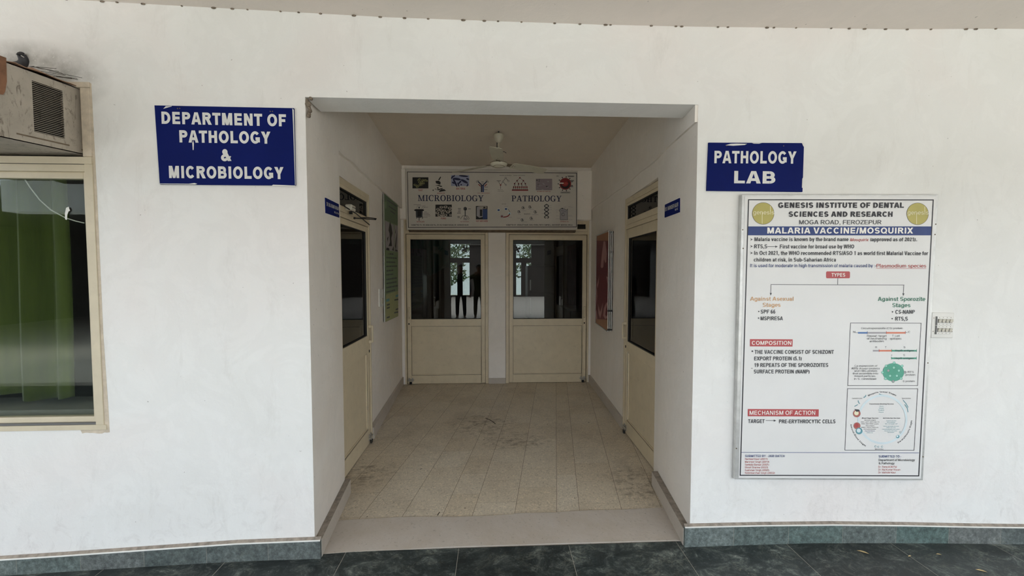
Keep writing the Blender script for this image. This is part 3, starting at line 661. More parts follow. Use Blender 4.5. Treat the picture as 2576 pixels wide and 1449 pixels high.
# --- skirtings
def skirt(x0, x1, name):
    mb = MB(); n = 10; zt = lambda x: prof(ZP, x) + prof([(-5.2, .075), (-2.5, .079), (-.95, .097), (1.06, .110), (3.02, .093), (5.2, .09)], x)
    for i in range(n):
        a, b = x0 + (x1 - x0) * i / n, x0 + (x1 - x0) * (i + 1) / n
        mb.hexa([(a, -.016, prof(ZP, a) - .005), (b, -.016, prof(ZP, b) - .005), (b, .0, prof(ZP, b) - .005), (a, .0, prof(ZP, a) - .005), (a, -.016, zt(a)), (b, -.016, zt(b)), (b, .0, zt(b)), (a, .0, zt(a))], 0)
        mb.hexa([(a, -.0145, zt(a)), (b, -.0145, zt(b)), (b, .0, zt(b)), (a, .0, zt(a)), (a, -.011, zt(a) + .003), (b, -.011, zt(b) + .003), (b, .0, zt(b) + .012), (a, .0, zt(a) + .012)], 1)
        mb.hexa([(a, -.0170, zt(a) - .003), (b, -.0170, zt(b) - .003), (b, -.0120, zt(b) - .003), (a, -.0120, zt(a) - .003), (a, -.0170, zt(a) + .0005), (b, -.0170, zt(b) + .0005), (b, -.0120, zt(b) + .002), (a, -.0120, zt(a) + .002)], 2)
    return struct(name, mb, ['skirt', 'ledge', 'peel'])
skirt(-5.2, -0.915, 'baseboard_front'); skirt(1.028, 5.2, 'baseboard_front')
def pierbase(pts, name):
    mb = MB(); mb.prism(pts, 0.0, 0.098, 0)
    top = [(x, y, .0985) for x, y in pts]; mb.poly(top, 1); return struct(name, mb, ['tbase', 'ledge'], bevel=0.002)
pierbase([(-0.913, 0.0), (-0.982, 0.592), (-1.025, 0.592), (-0.955, 0.0)], 'baseboard_left')
pierbase([(1.025, 0.0), (1.068, 0.0), (1.155, 0.60), (1.098, 0.60)], 'baseboard_right')
mb = MB(); a, b = DL1 + .01, 3.12
mb.prism([(-1.09, a), (-1.222, b), (lx(b) - .01, b), (lx(a) - .01, a)], 0, 0.105); struct('baseboard_left', mb, 'tbase', bevel=0.003)
mb = MB(); a, b = DR1 + .01, 3.12
mb.prism([(1.203, a), (rx_(a) + .01, a), (rx_(b) + .01, b), (1.265, b)], 0, 0.105); struct('baseboard_right', mb, 'tbase', bevel=0.003)
mb = MB(); mb.box((-0.09, 0.137), (3.105, 3.13), (0, 0.075)); struct('baseboard_back', mb, 'tbase', bevel=0.003)

# --- rooms behind the glass
def shell(name, x, y, z, holes, mat, floor='dim'):
    """four walls, floor and ceiling of a room; sides listed in holes stay open because another wall closes them"""
    mb = MB(); t = 0.08
    if 'w' not in holes: mb.box((x[0] - t, x[0]), (y[0] - t, y[1] + t), (z[0] - t, z[1] + t))
    if 'e' not in holes: mb.box((x[1], x[1] + t), (y[0] - t, y[1] + t), (z[0] - t, z[1] + t))
    if 's' not in holes: mb.box((x[0] - t, x[1] + t), (y[0] - t, y[0]), (z[0] - t, z[1] + t))
    if 'n' not in holes: mb.box((x[0] - t, x[1] + t), (y[1], y[1] + t), (z[0] - t, z[1] + t))
    mb.box((x[0] - t, x[1] + t), (y[0] - t, y[1] + t), (z[1], z[1] + t)); mb.box((x[0] - t, x[1] + t), (y[0] - t, y[1] + t), (z[0] - t, z[0]))
    return struct(name, mb, mat)
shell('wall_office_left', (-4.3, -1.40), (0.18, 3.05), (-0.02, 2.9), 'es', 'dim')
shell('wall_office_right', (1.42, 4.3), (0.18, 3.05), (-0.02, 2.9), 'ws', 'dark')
BY = 6.3     # back lab: far wall with two windows
wins = [(-0.985, -0.53, 0.98, 2.12), (0.43, 0.80, 0.98, 2.12)]
mb = MB()
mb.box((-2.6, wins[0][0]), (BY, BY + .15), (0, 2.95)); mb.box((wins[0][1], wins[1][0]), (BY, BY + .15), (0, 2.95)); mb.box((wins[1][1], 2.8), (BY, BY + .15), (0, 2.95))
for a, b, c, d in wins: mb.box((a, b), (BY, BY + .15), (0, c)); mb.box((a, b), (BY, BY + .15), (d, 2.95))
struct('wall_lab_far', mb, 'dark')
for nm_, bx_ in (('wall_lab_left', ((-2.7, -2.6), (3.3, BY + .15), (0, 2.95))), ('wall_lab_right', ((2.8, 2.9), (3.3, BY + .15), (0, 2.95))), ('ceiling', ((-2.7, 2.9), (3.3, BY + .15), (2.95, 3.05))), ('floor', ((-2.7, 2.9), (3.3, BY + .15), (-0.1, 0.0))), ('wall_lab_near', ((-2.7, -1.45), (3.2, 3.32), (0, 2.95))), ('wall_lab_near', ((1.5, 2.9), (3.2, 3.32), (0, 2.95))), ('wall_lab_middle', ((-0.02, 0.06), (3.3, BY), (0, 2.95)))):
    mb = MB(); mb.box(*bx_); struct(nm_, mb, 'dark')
for k, (a, b, c, d) in enumerate(wins):
    r_ = structroot('window_%d' % (k + 2), ((a + b) / 2, BY, c)); mb = MB(); m_ = (a + b) / 2; t = .02
    mb.box((a, a + t), (BY - .03, BY + .05), (c, d)); mb.box((b - t, b), (BY - .03, BY + .05), (c, d)); mb.box((a, b), (BY - .03, BY + .05), (c, c + t)); mb.box((a, b), (BY - .03, BY + .05), (d - t, d))
    mb.box((a, b), (BY - .03, BY + .05), (1.70, 1.80)); mb.box((m_ - .055, m_ + .055), (BY - .03, BY + .05), (c, 1.72)); obj('window_frame', mb, 'dark', r_)
    mb = MB(); mb.box((a, b), (BY + .01, BY + .014), (c, d)); obj('glass_pane', mb, 'glass_out', r_)

# ================================================================== WINDOW ON THE LEFT
wr_ = structroot('window_1', (WX1 - 0.6, 0.0, WZ0))
mb = MB(); fx0, fx1 = WX0, WX1
mb.box((fx1 - .038, fx1), (-.006, .075), (0.728, 2.03), 0); mb.box((fx0, fx1 + .002), (-.010, .075), (2.03, 2.064), 0); mb.box((fx0 + .04, fx1 - .038), (-.006, .075), (1.994, 2.027), 0)
mb.box((fx0 + .04, fx1 - .038), (-.002, .070), (2.027, 2.030), 1)
mb.box((fx0, fx1 + .012), (-.006, .075), (0.703, 0.728), 0); mb.box((fx0 + .04, fx1 - .038), (0.0, .06), (0.728, 0.738), 1)
mb.box((fx0, fx0 + .04), (-.006, .075), (0.728, 2.03), 0)
obj('window_frame', mb, ['cream_window', 'track'], wr_, bevel=0.0025)
mb = MB(); mb.box((fx0 + .09, fx1 - .062), (0.012, .045), (1.962, 1.993)); mb.box((fx0 + .09, fx1 - .062), (0.012, .045), (0.739, 0.766)); mb.box((fx1 - .062, fx1 - .0385), (0.012, .045), (0.739, 1.993))
mb.box((fx0 + .0405, fx0 + .09), (0.012, .045), (0.739, 1.993)); obj('window_sash', mb, 'cream_window', wr_, bevel=0.0025)
mb = MB(); mb.box((fx0 + .08, fx1 - .058), (0.026, .030), (0.762, 1.966)); obj('glass_pane', mb, 'glass_win', wr_)
mb = MB(); mb.box((fx1 - .042, fx1), (-.006, .075), (2.066, 2.398)); mb.box((fx0, fx1 + .004), (-.008, .075), (2.398, 2.4245)); mb.box((fx0, fx0 + .04), (-.006, .075), (2.066, 2.398)); obj('transom_frame', mb, 'cream_dirty', wr_, bevel=0.0025)
mb = MB()   # strip of overspilt cream paint round the frame
edge = [Vector((fx1 - .11 + i * 0.012, -.0012, .685 + rn.uniform(-.003, .003))) for i in range(12)]
mb.slab([(fx1 - .12, -.0012, .706)] + edge + [(fx1 + .022, -.0012, .688), (fx1 + .021, -.0012, .80), (fx1 + .012, -.0012, 1.2), (fx1 + .012, -.0012, 1.9), (fx1 + .008, -.0012, 2.42), (fx1 - .005, -.0012, 2.42), (fx1 - .005, -.0012, .706)], (0, .002, 0)); obj('paint_overspill', mb, 'cream_dirty', wr_)

# green curtain behind the pane
def curtain(name, x0, x1, y, z0, z1, folds, amp, mat, label, group=None, hemwob=0.02, sag=0.0, seed=1):
    r = random.Random(seed); mb = MB(); nx, nz = folds * 10, 14; ph = [r.uniform(-.4, .4) for _ in range(folds + 1)]
    vs = []
    for j in range(nz + 1):
        w = j / nz
        for i in range(nx + 1):
            u = i / nx; f = u * folds; a = amp * (0.55 + .45 * math.sin(f * 1.7 + ph[int(f)]))
            x = x0 + (x1 - x0) * u + 0.012 * math.sin(w * 3 + f); yy = y + a * math.sin(2 * math.pi * f + ph[min(int(f), folds)] * math.sin(math.pi * (f % 1)))
            z = z0 + (z1 - z0) * w + (hemwob * math.sin(f * 2.1) if j == 0 else 0) - sag * math.sin(math.pi * u) * (1 - w)
            vs.append((x, yy, z))
    fs = [(j * (nx + 1) + i, j * (nx + 1) + i + 1, (j + 1) * (nx + 1) + i + 1, (j + 1) * (nx + 1) + i) for j in range(nz) for i in range(nx)]
    mb.add(vs, fs); o = obj(name, mb, mat, smooth=True); m = o.modifiers.new('thickness', 'SOLIDIFY'); m.thickness = 0.003
    return tag(o, label, 'curtain', group)
curtain('curtain', -3.38, -2.37, 0.245, 0.80, 2.10, 6, 0.052, 'curtain', 'olive green curtain hanging in folds behind the window under the air conditioner', seed=4)
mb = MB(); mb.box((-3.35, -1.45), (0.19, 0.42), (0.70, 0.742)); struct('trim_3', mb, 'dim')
P_ = Plane((0, 0.055, 0), (0, -1, 0))
mb = MB(); pts = [(55, 440), (75, 470), (100, 503), (128, 528), (165, 548), (190, 556), (212, 561)]
mb.tube([P_.hit(p) for p in pts], 0.0028, 8); tag(obj('cable', mb, 'white_pl', smooth=True), 'thin white cable sagging behind the window pane under the air conditioner', 'cable')
mb = MB(); pq = [(164, 552), (163, 538), (166, 523), (172, 520), (176, 530), (172, 532), (169, 540), (168, 553)]
mb.slab([frontplane(0.0245).hit(p) for p in pq], (0, .0012, 0)); tag(obj('paper_scrap', mb, 'peel'), 'small white scrap stuck to the window pane where the cable crosses', 'scrap')

# ================================================================== AIR CONDITIONER
AT = math.radians(4.5)
def acT(u, v, w):   # u across (to the left), v out of the wall, w up; tilted down outwards
    return (-2.040 - u, 0.06 - v * math.cos(AT) - w * math.sin(AT) * 0.0, 2.086 + w - v * math.sin(AT))
ac = thing('air_conditioner', (-2.33, -0.2, 2.07), 'dirty cream air conditioner with dark side grille jutting out above the curtained window', 'air conditioner')
D, HH, WD = 0.52, 0.318, 0.62
mb = MB(acT)
g0, g1, h0, h1 = 0.122, 0.245, 0.055, 0.278
mb.box((0, .004), (0, g0), (0, HH)); mb.box((0, .004), (g1, D), (0, HH)); mb.box((0, .004), (g0, g1), (0, h0)); mb.box((0, .004), (g0, g1), (h1, HH))
mb.box((WD - .004, WD), (0, D), (0, HH)); mb.box((0, WD), (0, D), (HH - .004, HH)); mb.box((0, WD), (0, D), (0, .004)); mb.box((0, WD), (D - .004, D), (0, HH)); mb.box((0, WD), (0, .01), (0, HH))
mb_case = mb
mb = MB(acT); mb.box((.022, .026), (g0 - .01, g1 + .01), (h0 - .01, h1 + .01)); obj('grille_backing', mb, 'black', ac)
mb = MB(acT); n = 27
for i in range(n):
    z = h0 + (h1 - h0) * (i + 0.5) / n
    mb.add([(.0005, g0, z - .0012), (.0005, g1, z - .0012), (.012, g1, z + .004), (.012, g0, z + .004)], [(0, 1, 2, 3)])
    mb.box((.0, .003), (g0, g1), (z - .0014, z + .0002))
obj('grille', mb, 'casing', ac)
mb = MB(acT); mb.box((-.0015, .001), (.105, .31), (.026, .032)); mb.box((-.0015, .001), (.015, .05), (.018, .024)); obj('pressed_rib', mb, 'brown', ac)
obj('casing', mb_case, 'casing', ac)
# cardboard over the casing
mb = MB(acT); r6 = random.Random(8)
rows = []
for j in range(9):
    v_ = 0.02 + j * 0.036; base = HH + 0.003
    row = [( -0.008, v_, base + r6.uniform(.001, .010)), (0.05, v_ + r6.uniform(-.012, .012), base + (r6.uniform(.018, .040) if 1 <= j <= 5 else r6.uniform(.006, .014))), (0.2, v_, base + r6.uniform(.004, .020)), (0.36, v_, base + r6.uniform(.006, .018)), (0.5, v_, base + .005)]
    rows.append(row)
vs = [p for row in rows for p in row]
mb.add(vs, [(j * 5 + i, j * 5 + i + 1, (j + 1) * 5 + i + 1, (j + 1) * 5 + i) for j in range(8) for i in range(4)])
o = obj('cardboard_sheet', mb, 'rust2'); m_ = o.modifiers.new('thickness', 'SOLIDIFY'); m_.thickness = 0.003; tag(o, 'crumpled torn brown cardboard lying on top of the air conditioner', 'cardboard')
mb = MB(acT); mb.slab([(-.004, .335, HH + .012), (-.004, .337, .235), (-.004, .345, .19), (-.004, .352, .176), (-.004, .40, .165), (-.004, .47, .15), (-.004, .51, .16), (-.004, .51, HH + .012)], (.003, 0, 0))
mb.slab([(-.004, .335, HH + .012), (-.004, .51, HH + .012), (.15, .50, HH + .012), (.12, .35, HH + .012)], (0, 0, .003))
tag(obj('brown_paper_flap', mb, 'rust'), 'rust brown paper flap hanging down the side of the air conditioner', 'paper')
for i in range(9):
    y0_ = r6.uniform(-.13, .0); L_ = r6.uniform(.02, .10); x0_ = -2.04 + r6.uniform(-.06, .01); mb = MB()
    mb.tube([(x0_ - .06, y0_ - .02, 2.432 + r6.uniform(-.002, .03)), (x0_ + L_ * .5, min(y0_ + .02, -.004), 2.438 + r6.uniform(-.002, .006))], 0.0010, 5)
    tag(obj('twig', mb, 'twig'), 'loose dark dry twig sticking out over the upper corner of the curtained window frame', 'twig', 'twigs over the window frame corner')
# bird
PBd = Plane((-2.27, 0, 0), (1, 0, 0)); B_ = lambda X, Y, dx=0.0: PBd.hit((X, Y)) + Vector((dx, 0, 0))
bc = B_(70, 186, -.03)
bd = thing('pigeon', (bc.x, bc.y, bc.z - .02), 'dark pigeon perched on the brown cardboard on top of the air conditioner', 'bird')
def chain(name, pts, radii, mat, parent, sub=2):
    base = root_of(parent).location; me = bpy.data.meshes.new(name)
    me.from_pydata([tuple(Vector(p) - base) for p in pts], [(i, i + 1) for i in range(len(pts) - 1)], [])
    o = bpy.data.objects.new(name, me); COL.objects.link(o); o.parent = parent; me.materials.append(M[mat])
    s = o.modifiers.new('skin', 'SKIN'); sv = me.skin_vertices[0].data
    for i, r in enumerate(radii): sv[i].radius = (r, r)
    sv[0].use_root = True
    o.modifiers.new('sub', 'SUBSURF').levels = sub; o.modifiers['sub'].render_levels = sub
    s.use_smooth_shade = True
    return o
chain('body', [B_(104, 196, -.15), B_(95, 190, -.11), B_(84, 182, -.06), B_(72, 170, -.02), B_(63, 155), B_(57, 144), B_(53, 136), B_(49, 134, .003)], [.022, .044, .050, .036, .0215, .018, .0175, .012], 'feather', bd)
mb = MB(); c_ = B_(46, 137, .004); mb.tube([c_ + Vector((0, .006, .001)), c_, c_ + Vector((.002, -.014, -.006))], [.006, .005, .001], 8); obj('beak', mb, 'feather', bd, smooth=True)
mb = MB(); c_ = B_(47.5, 141.5, .012); mb.tube([c_ + Vector((.001, .008, .0)), c_ + Vector((.003, -.004, .001))], [.0022, .0022], 6); obj('cere', mb, 'white_pl', bd)
mb = MB(); c_ = B_(55, 136, .0155); mb.ball(c_, (.0025, .003, .003), 8); obj('eye', mb, 'beak', bd, smooth=True)
mb = MB(); c_ = B_(84, 181, -.14); mb.slab([c_ + Vector((0, -.02, .0)), c_ + Vector((0, .02, 0)), c_ + Vector((-.10, .032, -.012)), c_ + Vector((-.10, -.014, -.012))], (0, 0, .006)); obj('tail', mb, 'feather', bd, bevel=.002)
for s_ in (-1, 1):
    c_ = B_(78, 178, -.07) + Vector((0, s_ * .034, 0)); mb = MB(); mb.ball(c_, (.062, .009, .024), 14); obj('wing', mb, 'feather', bd, smooth=True)
    mb = MB(); c2 = B_(76, 186, -.05) + Vector((0, s_ * .014, 0)); mb.tube([c2, c2 - Vector((0, 0, .05))], .003, 6); obj('leg', mb, 'beak', bd)

# ================================================================== BLUE SIGNS
PF = frontplane(-0.008)
def sign(name, px, label, lines, peel, nails):
    pts = [PF.hit(p) for p in px]; c = sum(pts, Vector()) / 4
    r = thing(name, (c.x, 0, min(p.z for p in pts)), label, 'sign')
    mb = MB(); mb.slab(pts, (0, .0075, 0)); A = Art(mb, PF)
    for pg in peel: A.poly(pg, 1)
    obj('panel', mb, ['blue', 'peel'], r)
    mb = MB()
    for s, a, b, cap, bold in lines: text(mb, PF, s, a, b, cap, 0, bold)
    obj('lettering', mb, 'letter', r)
    for q in nails: v = PF.hit(q); mb = MB(); mb.ball((v.x, v.y, v.z), (.003, .002, .003), 8); obj('nail', mb, 'brown', r)
    return r
z1 = lambda X, Y: (380 + X / 6.3, 250 + Y / 6.3)
sign('department_sign', [(402, 464), (743, 466.5), (739, 272), (388.5, 265)], 'larger blue sign with four lines of white capitals beside the curtained window',
     [('DEPARTMENT OF', z1(172, 388), z1(2143, 430), 30.5, .046), ('PATHOLOGY', z1(455, 683), z1(1898, 705), 30.5, .046), ('&', z1(1113, 978), z1(1278, 980), 30, .046), ('MICROBIOLOGY', z1(290, 1247), z1(2105, 1265), 30.5, .046)],
     [[z1(130, 1345), z1(700, 1350), z1(735, 1340), z1(690, 1325), z1(600, 1338), z1(135, 1335)], [z1(120, 1340), z1(135, 1340), z1(85, 700), z1(78, 700)], [z1(655, 690), z1(662, 802), z1(676, 802), z1(680, 700), z1(668, 650)], [z1(195, 150), z1(330, 112), z1(330, 106), z1(235, 108)], [z1(1910, 1372), z1(2285, 1380), z1(2285, 1366), z1(1935, 1352)], [z1(2240, 145), z1(2262, 165), z1(2290, 1360), z1(2283, 1360), z1(2252, 400)]],
     [z1(420, 145), z1(455, 143), z1(1890, 190), z1(1925, 190)])
z2 = lambda X, Y: (1780 + X / 9.662, 340 + Y / 9.662)
sign('laboratory_sign', [z2(-20, 1352), z2(2308, 1378), z2(2345, 192), z2(28, 180)], 'smaller blue sign with two lines of white capitals just above the vaccine poster',
     [('PATHOLOGY', z2(160, 683), z2(2150, 695), 31, .040), ('LAB', z2(640, 1170), z2(1640, 1180), 31, .042)],
     [[z2(1075, 190), z2(1320, 190), z2(1250, 208), z2(1120, 206)], [z2(430, 245), z2(620, 258), z2(900, 240), z2(960, 212), z2(700, 205), z2(560, 212)], [z2(2290, 1280), z2(2312, 1280), z2(2318, 1030), z2(2300, 1060)], [z2(2290, 190), z2(2345, 195), z2(2345, 290), z2(2325, 270)]],
     [z2(465, 255), z2(1850, 262)])

# ================================================================== VACCINE POSTER BOARD
PB = frontplane(-0.028)
corn = [(1849, 1206), (2322, 1208.5), (2361, 489.5), (1867, 489.5)]
pts = [PB.hit(p) for p in corn]; cx = sum(p.x for p in pts) / 4
pb = thing('poster_board', (cx, 0, pts[0].z), 'large framed vaccine information poster with red heading boxes and diagrams', 'poster')
mb = MB(); mb.slab(pts, (0, .0274, 0)); obj('backing_board', mb, 'alu', pb, bevel=.002)
inn = [(1858, 1202), (2316, 1204), (2355, 494), (1873.5, 494)]
mb = MB(); mb.slab([PB.hit(p, .001) for p in inn], (0, .0015, 0)); obj('printed_sheet', mb, 'paper', pb)
PS = frontplane(-0.0292)
names_ = ['ink', 'ink_grey', 'navy', 'red', 'brick', 'orange', 'green', 'olive_disc', 'pale', 'white_ink', 'bar_blue', 'bar_grey', 'bar_red', 'bar_green', 'sphere', 'knob', 'paleblue', 'teal', 'cell']
I = {n: i for i, n in enumerate(names_)}
mb = MB(); A = Art(mb, PS)
A.frame([(1862, 1195.5), (2311, 1197), (2347.5, 503), (1883, 502.5)], 2.5, I['ink'])
mb_border = mb
obj('border_line', mb, names_, pb)
mb = MB(); A = Art(mb, PS)
A.poly([(1881, 592), (2342.5, 592), (2344, 569.5), (1882, 569.5)], I['navy'])
for x, y in ((1919.7, 537), (2308, 538)):
    A.disc(x, y, 27.8, mi=I['ink_grey'], n=40); A.disc(x, y, 27, mi=I['olive_disc'], n=40)
    A.line([(x + 18, y - 18), (x + 18, y - 5)], 1.2, I['pale']); A.line([(x - 2.6, y - 2), (x - 2.6, y + 25)], 1.2, I['pale'])
A.poly([(2080, 700), (2136, 700), (2137.8, 698), (2138, 685), (2136, 682.7), (2080, 682.7), (2078, 685), (2078, 698)], I['red'])
A.line([(2107.5, 700), (2107, 716)], 1.2, I['ink_grey']); A.line([(1939.5, 715.7), (2274, 717)], 1.2, I['ink_grey'])
A.arrow(1939.5, 716, 1938.7, 743.5, 1.1, I['ink_grey'], 6.5); A.arrow(2273.5, 717, 2272, 744.5, 1.1, I['ink_grey'], 6.5)
A.arrow(1931, 620.5, 1956.5, 620.5, 1.2, I['ink_grey'], 6.5); A.arrow(1926.5, 1057.7, 1952.7, 1058, 1.2, I['ink_grey'], 6.5)
A.poly([(1886.3, 871.3), (1993.3, 871.8), (1993.8, 853.5), (1886.6, 853)], I['red']); A.poly([(1880.8, 1047), (2059, 1047.7), (2059.5, 1029.5), (1881, 1028.8)], I['red'])
A.line([(1865, 1137.7), (2311, 1139.3)], 1.1, I['navy']); A.line([(2204, 675), (2329, 675.5)], 0.9, I['brick'])
for y in (602.5, 619.8, 636.5):
    A.poly([(1887, y - 3.4), (1893.5, y), (1887, y + 3.4), (1889.3, y)], I['ink_grey'])
for x, y, r in ((1908.5, 783.5, 1.7), (1908, 800.2, 1.7), (1892.3, 883.5, 2.2), (2245, 784.5, 1.7), (2244, 801.5, 1.7)): A.disc(x, y, r, mi=I['ink_grey'], n=12)
A.line([(1889.5, 926.5), (1892.5, 926.5)], 1.2, I['ink_grey'])
obj('printed_graphic', mb, names_, pb)
mb = MB()
def tx(s, x0, x1, y, cap, c, bold=.012, shear=0.0, y1=None): text(mb, PS, s, (x0, y), (x1, y if y1 is None else y1), cap, I[c], bold, shear, .0016)
tx('GENESIS INSTITUTE OF DENTAL', 1957, 2273, 523, 13.4, 'ink', .046); tx('SCIENCES AND RESEARCH', 1983.6, 2244.6, 545.4, 13.2, 'ink', .046); tx('MOGA ROAD, FEROZEPUR', 2010, 2217, 564.3, 10.6, 'ink_grey', .008)
tx('MALARIA VACCINE/MOSQUIRIX', 1929.5, 2296, 587.5, 15, 'white_ink', .036)
tx('genesis', 1894, 1947, 539.5, 10.5, 'pale', 0); tx('genesis', 2282, 2335, 540, 10.5, 'pale', 0)
tx('Malaria vaccine is known by the brand name', 1897.7, 2134, 606.6, 9.6, 'ink_grey', .027); tx('Mosquirix', 2138, 2185, 606.8, 7.6, 'brick', .008, .25); tx('(approved as of 2021).', 2189, 2306, 607, 9.6, 'ink_grey', .027)
tx('RTS,S', 1897, 1929.5, 624.7, 9.8, 'ink_grey', .027); tx('First vaccine for broad use by WHO', 1961.6, 2148, 625, 9.8, 'ink_grey', .027)
tx('In Oct 2021, the WHO recommended RTS/ASO 1 as world first Malarial Vaccine for', 1897, 2334, 641.3, 9.8, 'ink_grey', .027, y1=642); tx('children at risk, in Sub-Saharian Africa', 1896, 2102, 658, 9.6, 'ink_grey', .027)
tx('It is used for moderate in high transmission of malaria caused by :-', 1887, 2203.7, 672.3, 8.6, 'navy', .010); tx('Plasmodium species', 2204.5, 2329, 673, 9, 'brick', .006)
tx('TYPES', 2091, 2125.5, 696, 9, 'white_ink', .022)
tx('Against Asexual', 1887, 1995.6, 756.5, 10, 'orange', .012); tx('Stages', 1918.7, 1963, 771.8, 10, 'orange', .012)
tx('SPF 66', 1913.4, 1950, 788.7, 9.6, 'ink_grey', .028); tx('MSP/RESA', 1912.9, 1969, 805.6, 9.6, 'ink_grey', .028)
tx('Against Sporozite', 2208, 2327, 757, 10, 'green', .014); tx('Stages', 2244.6, 2289.5, 772.6, 10, 'green', .014); tx('CS-NANP', 2252, 2300.5, 789.3, 9.6, 'ink_grey', .028); tx('RTS,S', 2251.4, 2283, 806.3, 9.6, 'ink_grey', .028)
tx('COMPOSITION', 1890.8, 1990, 867.4, 9.8, 'white_ink', .02)
for s, a, b, y in (('THE VACCINE CONSIST OF SCHIZONT', 1898, 2097, 890), ('EXPORT PROTEIN (5.1)', 1897, 2016, 906.4), ('19 REPEATS OF THE SPOROZOITES', 1897.4, 2083, 923), ('SURFACE PROTEIN (NANP)', 1896, 2036, 939.3)): tx(s, a, b, y, 9.6, 'ink_grey', .028)
tx('MECHANISM OF ACTION', 1885, 2050, 1043.3, 10.4, 'white_ink', .016); tx('TARGET', 1881.6, 1923, 1064, 9.5, 'ink_grey', .028); tx('PRE-ERYTHROCYTIC CELLS', 1959.4, 2101, 1064.6, 9.5, 'ink_grey', .028)
tx('SUBMITTED BY - 2020 BATCH', 1874, 1973.3, 1149.6, 5.6, 'navy', .014)
for s, b, y in (('Harmeet Kaur (20011)', 1930.6, 1156.6), ('Manmeet Singh (20014)', 1934.5, 1163.7), ('Sankalp Bansal (20021)', 1934, 1170.7), ('Shruti Sharma (20023)', 1931.5, 1177.7), ('Sukhman Singh (20025)', 1935, 1184.7), ('Nobinbacchan Singh (20032)', 1948.6, 1191.6)): tx(s, 1873.6, b, y, 4.6, 'brick', .004)
tx('SUBMITTED TO:-', 2210, 2266.5, 1150.6, 5.6, 'navy', .014); tx('Department of Microbiology', 2210, 2300.6, 1159.6, 5.6, 'ink_grey', .012); tx('& Pathology', 2210, 2249.5, 1167.8, 5.6, 'ink_grey', .012)
for s, b, y in (('Dr. Rana AOK Pal', 2255, 1176.3), ('Dr. Raj Kumar Wasan', 2264, 1183.4), ('Dr. Varinder Kaur', 2253, 1190.5)): tx(s, 2209, b, y, 4.6, 'brick', 0)
for s, a, b, y, c, bo in (('Circumsporozoite (CS) protein', 2165.5, 2270, 828, 5, 0), ('N', 2146, 2151, 837.6, 5, 0), ('C', 2284, 2289, 837.6, 5, 0), ('Repeat: target', 2180.4, 2230, 847.3, 5, 0), ('of neutralising', 2180.4, 2229.5, 854, 5, 0), ('antibodies', 2187, 2223, 860.6, 5, 0), ('T cell', 2243, 2262, 847.3, 5, 0), ('epitopes', 2238, 2267, 854, 5, 0),
                          ('R', 2201.5, 2206, 875.7, 4.6, 0), ('T', 2225, 2229.5, 875.7, 4.6, 0), ('S', 2272.5, 2277, 875.7, 4.6, 0), ('HepB antigen', 2251, 2298, 884, 4.4, .014), ('S', 2271.5, 2276, 895.4, 4.6, 0), ('HepB antigen', 2250, 2297, 903.3, 4.4, .014), ('+', 2240.5, 2244, 895, 4, .01),
                          ('Co-expression of', 2149, 2206.3, 922.3, 4.6, 0), ('RTS', 2142.5, 2157.5, 929, 4.6, .02), ('(fusion protein)', 2161, 2212, 929, 4.6, 0), ('and HBS protein', 2148.7, 2205.7, 935.2, 4.6, 0), ('that assemble into', 2144.8, 2208.4, 941.6, 4.6, 0), ('mixed particles,', 2149.3, 2202.6, 948, 4.6, 0), ('in S. cerevisiae', 2148.3, 2204, 955, 4.6, 0),
                          ('RTS', 2283, 2298, 938, 4.6, 0), ('protein', 2278, 2301.5, 944.8, 4.6, 0), ('S protein', 2270.5, 2300.5, 961, 4.6, 0)): tx(s, a, b, y, c, 'ink_grey', bo)
for s, a, b, y, c, col, bo in (('Transmission-Blocking Vaccines', 2186, 2247.7, 1017.4, 2.9, 'ink', .02), ('Pfs25', 2212, 2221.5, 1023.2, 2.3, 'teal', .01), ('Pfs28', 2211, 2222, 1028, 2.3, 'teal', .01), ('Pfs48/45', 2209, 2223.5, 1032.8, 2.3, 'teal', .01), ('Pfs230', 2210, 2222, 1037.8, 2.3, 'teal', .01),
                              ('Blood Stage Vaccines', 2168, 2209.3, 1053, 2.9, 'ink', .02), ('Merozoite antigens', 2174, 2202.5, 1057.6, 2.1, 'ink_grey', .01), ('AMA-1, MSP1, MSP3, EBA-175', 2165, 2211.3, 1062.4, 2.1, 'ink_grey', .01), ('PfRh5, AMA1-RON2 complex', 2166, 2210, 1067, 2.1, 'ink_grey', .01), ('Other antigens', 2177, 2198.7, 1071.7, 2.1, 'ink_grey', .01), ('PfSEA-1, RESA; Chemically', 2166, 2209, 1076, 2.1, 'ink_grey', .01), ('attenuated parasites', 2172, 2203, 1080.2, 2.1, 'ink_grey', .01), ('Placental Malaria', 2175, 2200, 1084.8, 2.1, 'navy', .01), ('VAR2CSA', 2179.5, 2195, 1089.3, 2.1, 'teal', .01),
                              ('Anti-Infection Vaccines', 2220.3, 2263.7, 1053, 2.9, 'ink', .02), ('Subunit vaccines', 2229, 2254, 1059, 2.1, 'teal', .01), ('RTS,S/AS01E', 2231, 2251, 1063.2, 2.1, 'teal', .01), ('R21, Full-length CSP', 2226, 2257, 1067, 2.1, 'teal', .01), ('Whole sporozoite vaccines', 2221.5, 2260.5, 1073, 2.1, 'teal', .01), ('PfSPZ vaccines', 2229.5, 2252.5, 1076.6, 2.1, 'teal', .01), ('Chemoprophylaxis vaccination', 2218, 2262, 1080.6, 2.1, 'teal', .01), ('Genetically attenuated', 2224, 2256, 1084.6, 2.1, 'teal', .01), ('sporozoites', 2232, 2248.6, 1088.3, 2.1, 'teal', .01),
                              ('Gametocytes', 2142.5, 2168.5, 1003.4, 3.2, 'ink_grey', 0), ('Sporozoites', 2268, 2290.5, 1003.4, 3.2, 'ink_grey', 0), ('Merozoites', 2200.6, 2221.6, 1131, 3.2, 'ink_grey', 0)): tx(s, a, b, y, c, col, bo)
